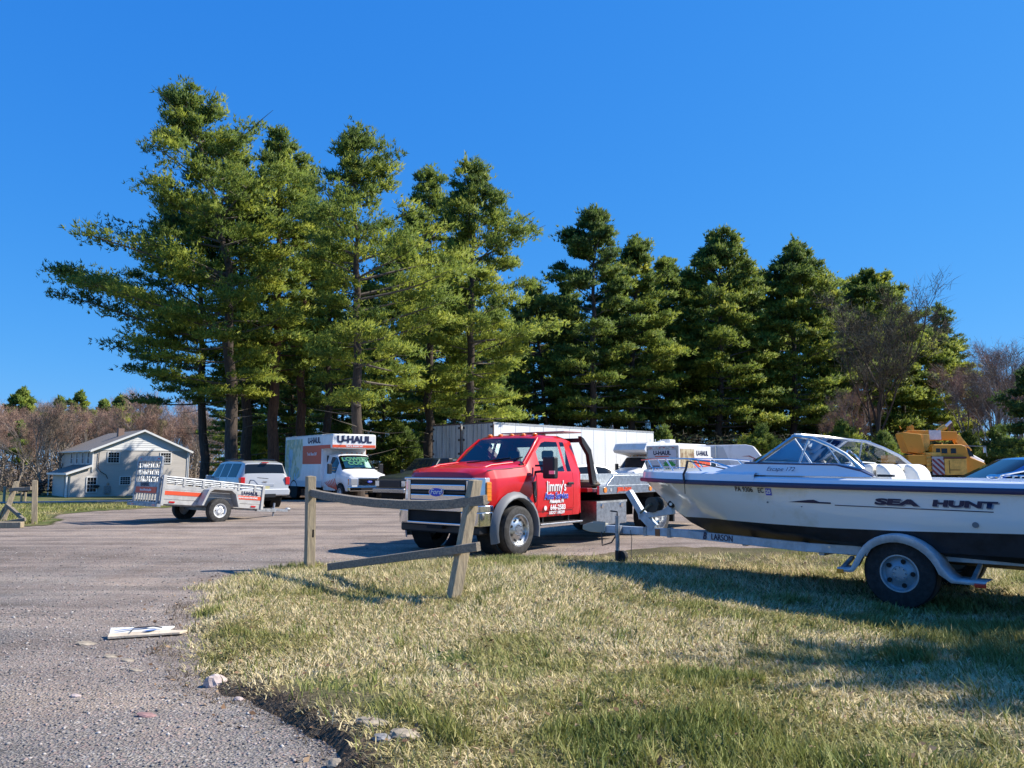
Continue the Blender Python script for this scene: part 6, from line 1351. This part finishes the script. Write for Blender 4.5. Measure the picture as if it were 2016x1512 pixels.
# discarded board and rubbish on the driveway
bp = gpt(288, 1250, .01); Bd = thing('cardboard_scrap', 'flattened pale box scrap with blue print lying on the gravel', 'scrap', (bp[0], bp[1], gz(*bp) + .012), R(20))
cb = M("pale_cardboard", (.60, .50, .37), .8, var=.15, scale=9, bump=.2); cw = M("white_card", (.70, .68, .62), .7, var=.1, scale=6)
MB().hexa([(-.29, -.075, 0), (.27, -.07, 0), (.33, .00, 0), (-.29, .075, 0)], [(-.29, -.075, .02), (.27, -.07, .018), (.33, .00, .02), (-.29, .075, .05)]).build('lower_flap', cb, Bd, bevel=.003)
MB().hexa([(-.285, -.01, .025), (.18, .02, .02), (.22, .085, .03), (-.29, .085, .045)], [(-.285, -.01, .035), (.18, .02, .03), (.22, .085, .045), (-.29, .085, .065)]).build('upper_flap', cw, Bd, bevel=.003)
bl = M("blue_ink", (.08, .17, .42), .6)
MB().prism([(-.25, .0), (-.20, .0), (.02, .055), (.0, .065)], .052, .056, 'z').build('blue_print', bl, Bd); MB().prism([(-.03, -.03), (.03, -.03), (.08, .01), (.03, .02)], .036, .040, 'z').build('blue_print', bl, Bd)
MB().tube([(-.12, -.04, .04), (-.10, .03, .06), (.05, .05, .06), (.12, .02, .05)], .005, 4).build('strap', black, Bd)

# ================================================================ HOUSE
hx0, hy0, hz0 = -43.472, 79.378, -1.62
Hs = thing('house', 'two storey beige sided house with white gable and side porch roof left of the trees', 'house', (hx0, hy0, hz0), R(43.5))
HW, HE, HR, HD = 9.72, 4.87, 6.99, 12.3
sidc = siding
def clap(name, x0, x1, z0, z1, plane, mat, parent, step=.125, rev=False, tri=None):
    """horizontal lap boards as one mesh; plane ('y',v) or ('x',v), boards face the negative side"""
    m = MB(); z = z0
    while z < z1 - .01:
        zt = min(z1, z + step); a, b = x0, x1; c, d = x0, x1
        if tri: a, b = tri(z); c, d = tri(zt)
        if b - a > .02:
            if plane[0] == 'y': m.add([(a, plane[1] - .028, z), (b, plane[1] - .028, z), (d, plane[1] - .004, zt), (c, plane[1] - .004, zt), (a, plane[1], z), (b, plane[1], z)], [(0, 1, 2, 3), (4, 5, 1, 0)])
            else: m.add([(plane[1] - .028, a, z), (plane[1] - .028, b, z), (plane[1] - .004, d, zt), (plane[1] - .004, c, zt), (plane[1], a, z), (plane[1], b, z)], [(0, 1, 2, 3), (4, 5, 1, 0)])
        z = zt
    o = m.build(name, mat, parent); o['kind'] = 'stuff'; return o
core = MB().box(.02, HW, .02, HD, 0, HE).prism([(.02, HE), (HW, HE), (HW / 2, HR - .05)], .02, HD, 'y').box(-1.93, .02, .02, 7.0, 0, 2.6).build('wall', sidc, Hs)
clap('siding', 0, HW, 0, HE, ('y', 0), sidc, Hs); clap('siding', -1.95, 0, 0, 2.6, ('y', 0), sidc, Hs); clap('siding', 0, HD, 2.6, HE, ('x', 0), sidc, Hs, rev=True); clap('siding', 2.2, 7.0, 0, 2.45, ('x', -1.95), sidc, Hs)
clap('gable_siding', 0, HW, HE + .12, HR, ('y', -.02), trimwhite, Hs, .22, tri=lambda z: (HW / 2 * (z - HE) / (HR - HE), HW - HW / 2 * (z - HE) / (HR - HE)))
MB().box(-.1, HW + .1, -.06, .0, HE - .02, HE + .12).build('frieze_board', trimwhite, Hs)
for s, (xa, xb) in enumerate(((-.35, HW / 2), (HW + .35, HW / 2))):
    za = HE - .15; rf = MB(); dx = xb - xa
    rf.hexa([(xa, -.35, za), (xb, -.35, HR), (xb, HD + .3, HR), (xa, HD + .3, za)], [(xa, -.35, za + .12), (xb, -.35, HR + .12), (xb, HD + .3, HR + .12), (xa, HD + .3, za + .12)]); r1 = rf.build('roof', shingle, Hs)
    MB().hexa([(xa, -.42, za - .10), (xb, -.42, HR - .08), (xb, -.352, HR - .08), (xa, -.352, za - .10)], [(xa, -.42, za + .13), (xb, -.42, HR + .13), (xb, -.352, HR + .13), (xa, -.352, za + .13)]).build('bargeboard', trimwhite, r1)
    xg = xa + (-.10 if s == 0 else .0); MB().box(xg, xg + .10, -.35, HD + .3, za - .02, za + .10).build('gutter', trimwhite, r1)
MB().box(3.3, 3.9, 3.3, 3.9, 6.0, 7.35).build('chimney', brickm, Hs)
MB().hexa([(-2.4, -.25, 2.38), (0, -.25, 3.25), (0, 7.4, 3.25), (-2.4, 7.4, 2.38)], [(-2.4, -.25, 2.50), (0, -.25, 3.37), (0, 7.4, 3.37), (-2.4, 7.4, 2.50)]).build('porch_roof', shingle, Hs)
MB().hexa([(-2.45, -.30, 2.28), (0, -.30, 3.15), (0, -.252, 3.15), (-2.45, -.252, 2.28)], [(-2.45, -.30, 2.50), (0, -.30, 3.38), (0, -.252, 3.38), (-2.45, -.252, 2.50)]).build('porch_fascia', trimwhite, Hs); MB().box(-2.5, -2.42, -.25, 7.4, 2.3, 2.5).build('porch_gutter', trimwhite, Hs)
MB().prism([(-1.95, 2.6), (0, 2.6), (0, 3.2)], -.0, .02, 'y').build('porch_end', sidc, Hs)
def window(xc, zc, w, h, plane='y', off=0., cols=3, rows=4):
    fr = MB(); wm = MB(); pn = MB(); F_ = .09
    def bx(m, a, b, c, d, o0, o1):
        if plane == 'y': m.box(a, b, off - o1, off - o0, c, d)
        else: m.box(off - o1, off - o0, a, b, c, d)
    for a, b, c, d in ((xc - w / 2 - F_, xc - w / 2, zc - h / 2 - F_, zc + h / 2 + F_), (xc + w / 2, xc + w / 2 + F_, zc - h / 2 - F_, zc + h / 2 + F_), (xc - w / 2, xc + w / 2, zc + h / 2, zc + h / 2 + F_), (xc - w / 2, xc + w / 2, zc - h / 2 - F_, zc - h / 2)): bx(fr, a, b, c, d, .02, .09)
    f = fr.build('window', trimwhite, Hs)
    bx(pn, xc - w / 2, xc + w / 2, zc - h / 2, zc + h / 2, .03, .045); pn.build('pane', darkglass, f)
    for k in range(1, cols): x = xc - w / 2 + w * k / cols; bx(wm, x - .012, x + .012, zc - h / 2, zc + h / 2, .046, .066)
    for k in range(1, rows): z = zc - h / 2 + h * k / rows; bx(wm, xc - w / 2, xc + w / 2, z - (.025 if k == rows // 2 else .012), z + (.025 if k == rows // 2 else .012), .046, .07)
    wm.build('muntins', trimwhite, f); return f
window(1.98, 4.10, 1.05, 1.05, cols=4); window(7.27, 4.10, 1.05, 1.05, cols=4); window(.02, 1.29, .85, 1.45); window(3.23, 1.66, .95, .78, cols=4, rows=4)
for y in (1.3, 3.4, 5.6, 7.8): window(y, 4.05, .75, 1.15, 'x', 0., 2, 2)
dr = MB().box(-2.01, -1.975, .75, 1.65, .05, 2.05).build('door', trimwhite, Hs); MB().box(-2.022, -2.012, .9, 1.5, .9, 1.9).build('door_pane', darkglass, dr)
for y in (-.1, 7.2): MB().box(-2.35, -2.23, y, y + .12, 0, 2.35).build('porch_post', trimwhite, Hs)
MB().box(HW - .12, HW + .02, -.09, -.03, 0, HE).box(-.05, .06, -.09, -.03, 2.6, HE).build('corner_board', trimwhite, Hs); MB().tube([(HW + .05, -.15, HE - .1), (HW + .05, -.10, HE - .5), (HW + .05, -.10, .1)], .05, 6).build('downspout', trimwhite, Hs)
MB().tube([(.55, -.1, 4.6), (.5, -.1, 3.0), (.8, -.1, 2.6), (1.3, -.1, 2.3), (1.5, -.1, 1.9)], .035, 6).build('power_cable', black, Hs); mt = MB().box(1.25, 1.8, -.22, -.03, .35, 1.15).build('meter_box', galv, Hs, bevel=.02); MB().lathe([(.001, -.28), (.14, -.27), (.14, -.2)], (1.52, 0, 1.35), 'y', 14).build('meter', alum, mt)
MB().blob((.5, -.15, 1.1), (.25, .12, .16), 3, 2, .4).build('hose_reel', black, Hs); MB().box(-2.4, HW, -.03, HD, -.9, .03).build('foundation', M("concrete", (.32, .31, .29), .9, var=.15), Hs)
# wood pile beside the porch
wp = thing('wood_pile', 'dark stacked brush pile left of the porch', 'wood pile', (-50.5, 84, gz(-50.5, 84)), R(43)); 
rd = random.Random(8); m = MB()
for k in range(90):
    x, y, z = rd.uniform(-2.6, 2.6), rd.uniform(-.8, .8), rd.random() ** 1.2 * 1.7; m.tube([(x, y - .5, z), (x + rd.uniform(-.8, .8), y + .5, z + rd.uniform(-.3, .5))], rd.uniform(.05, .12), 5)
m.build('branches', M("dark_branches", (.06, .045, .035), .95), wp)
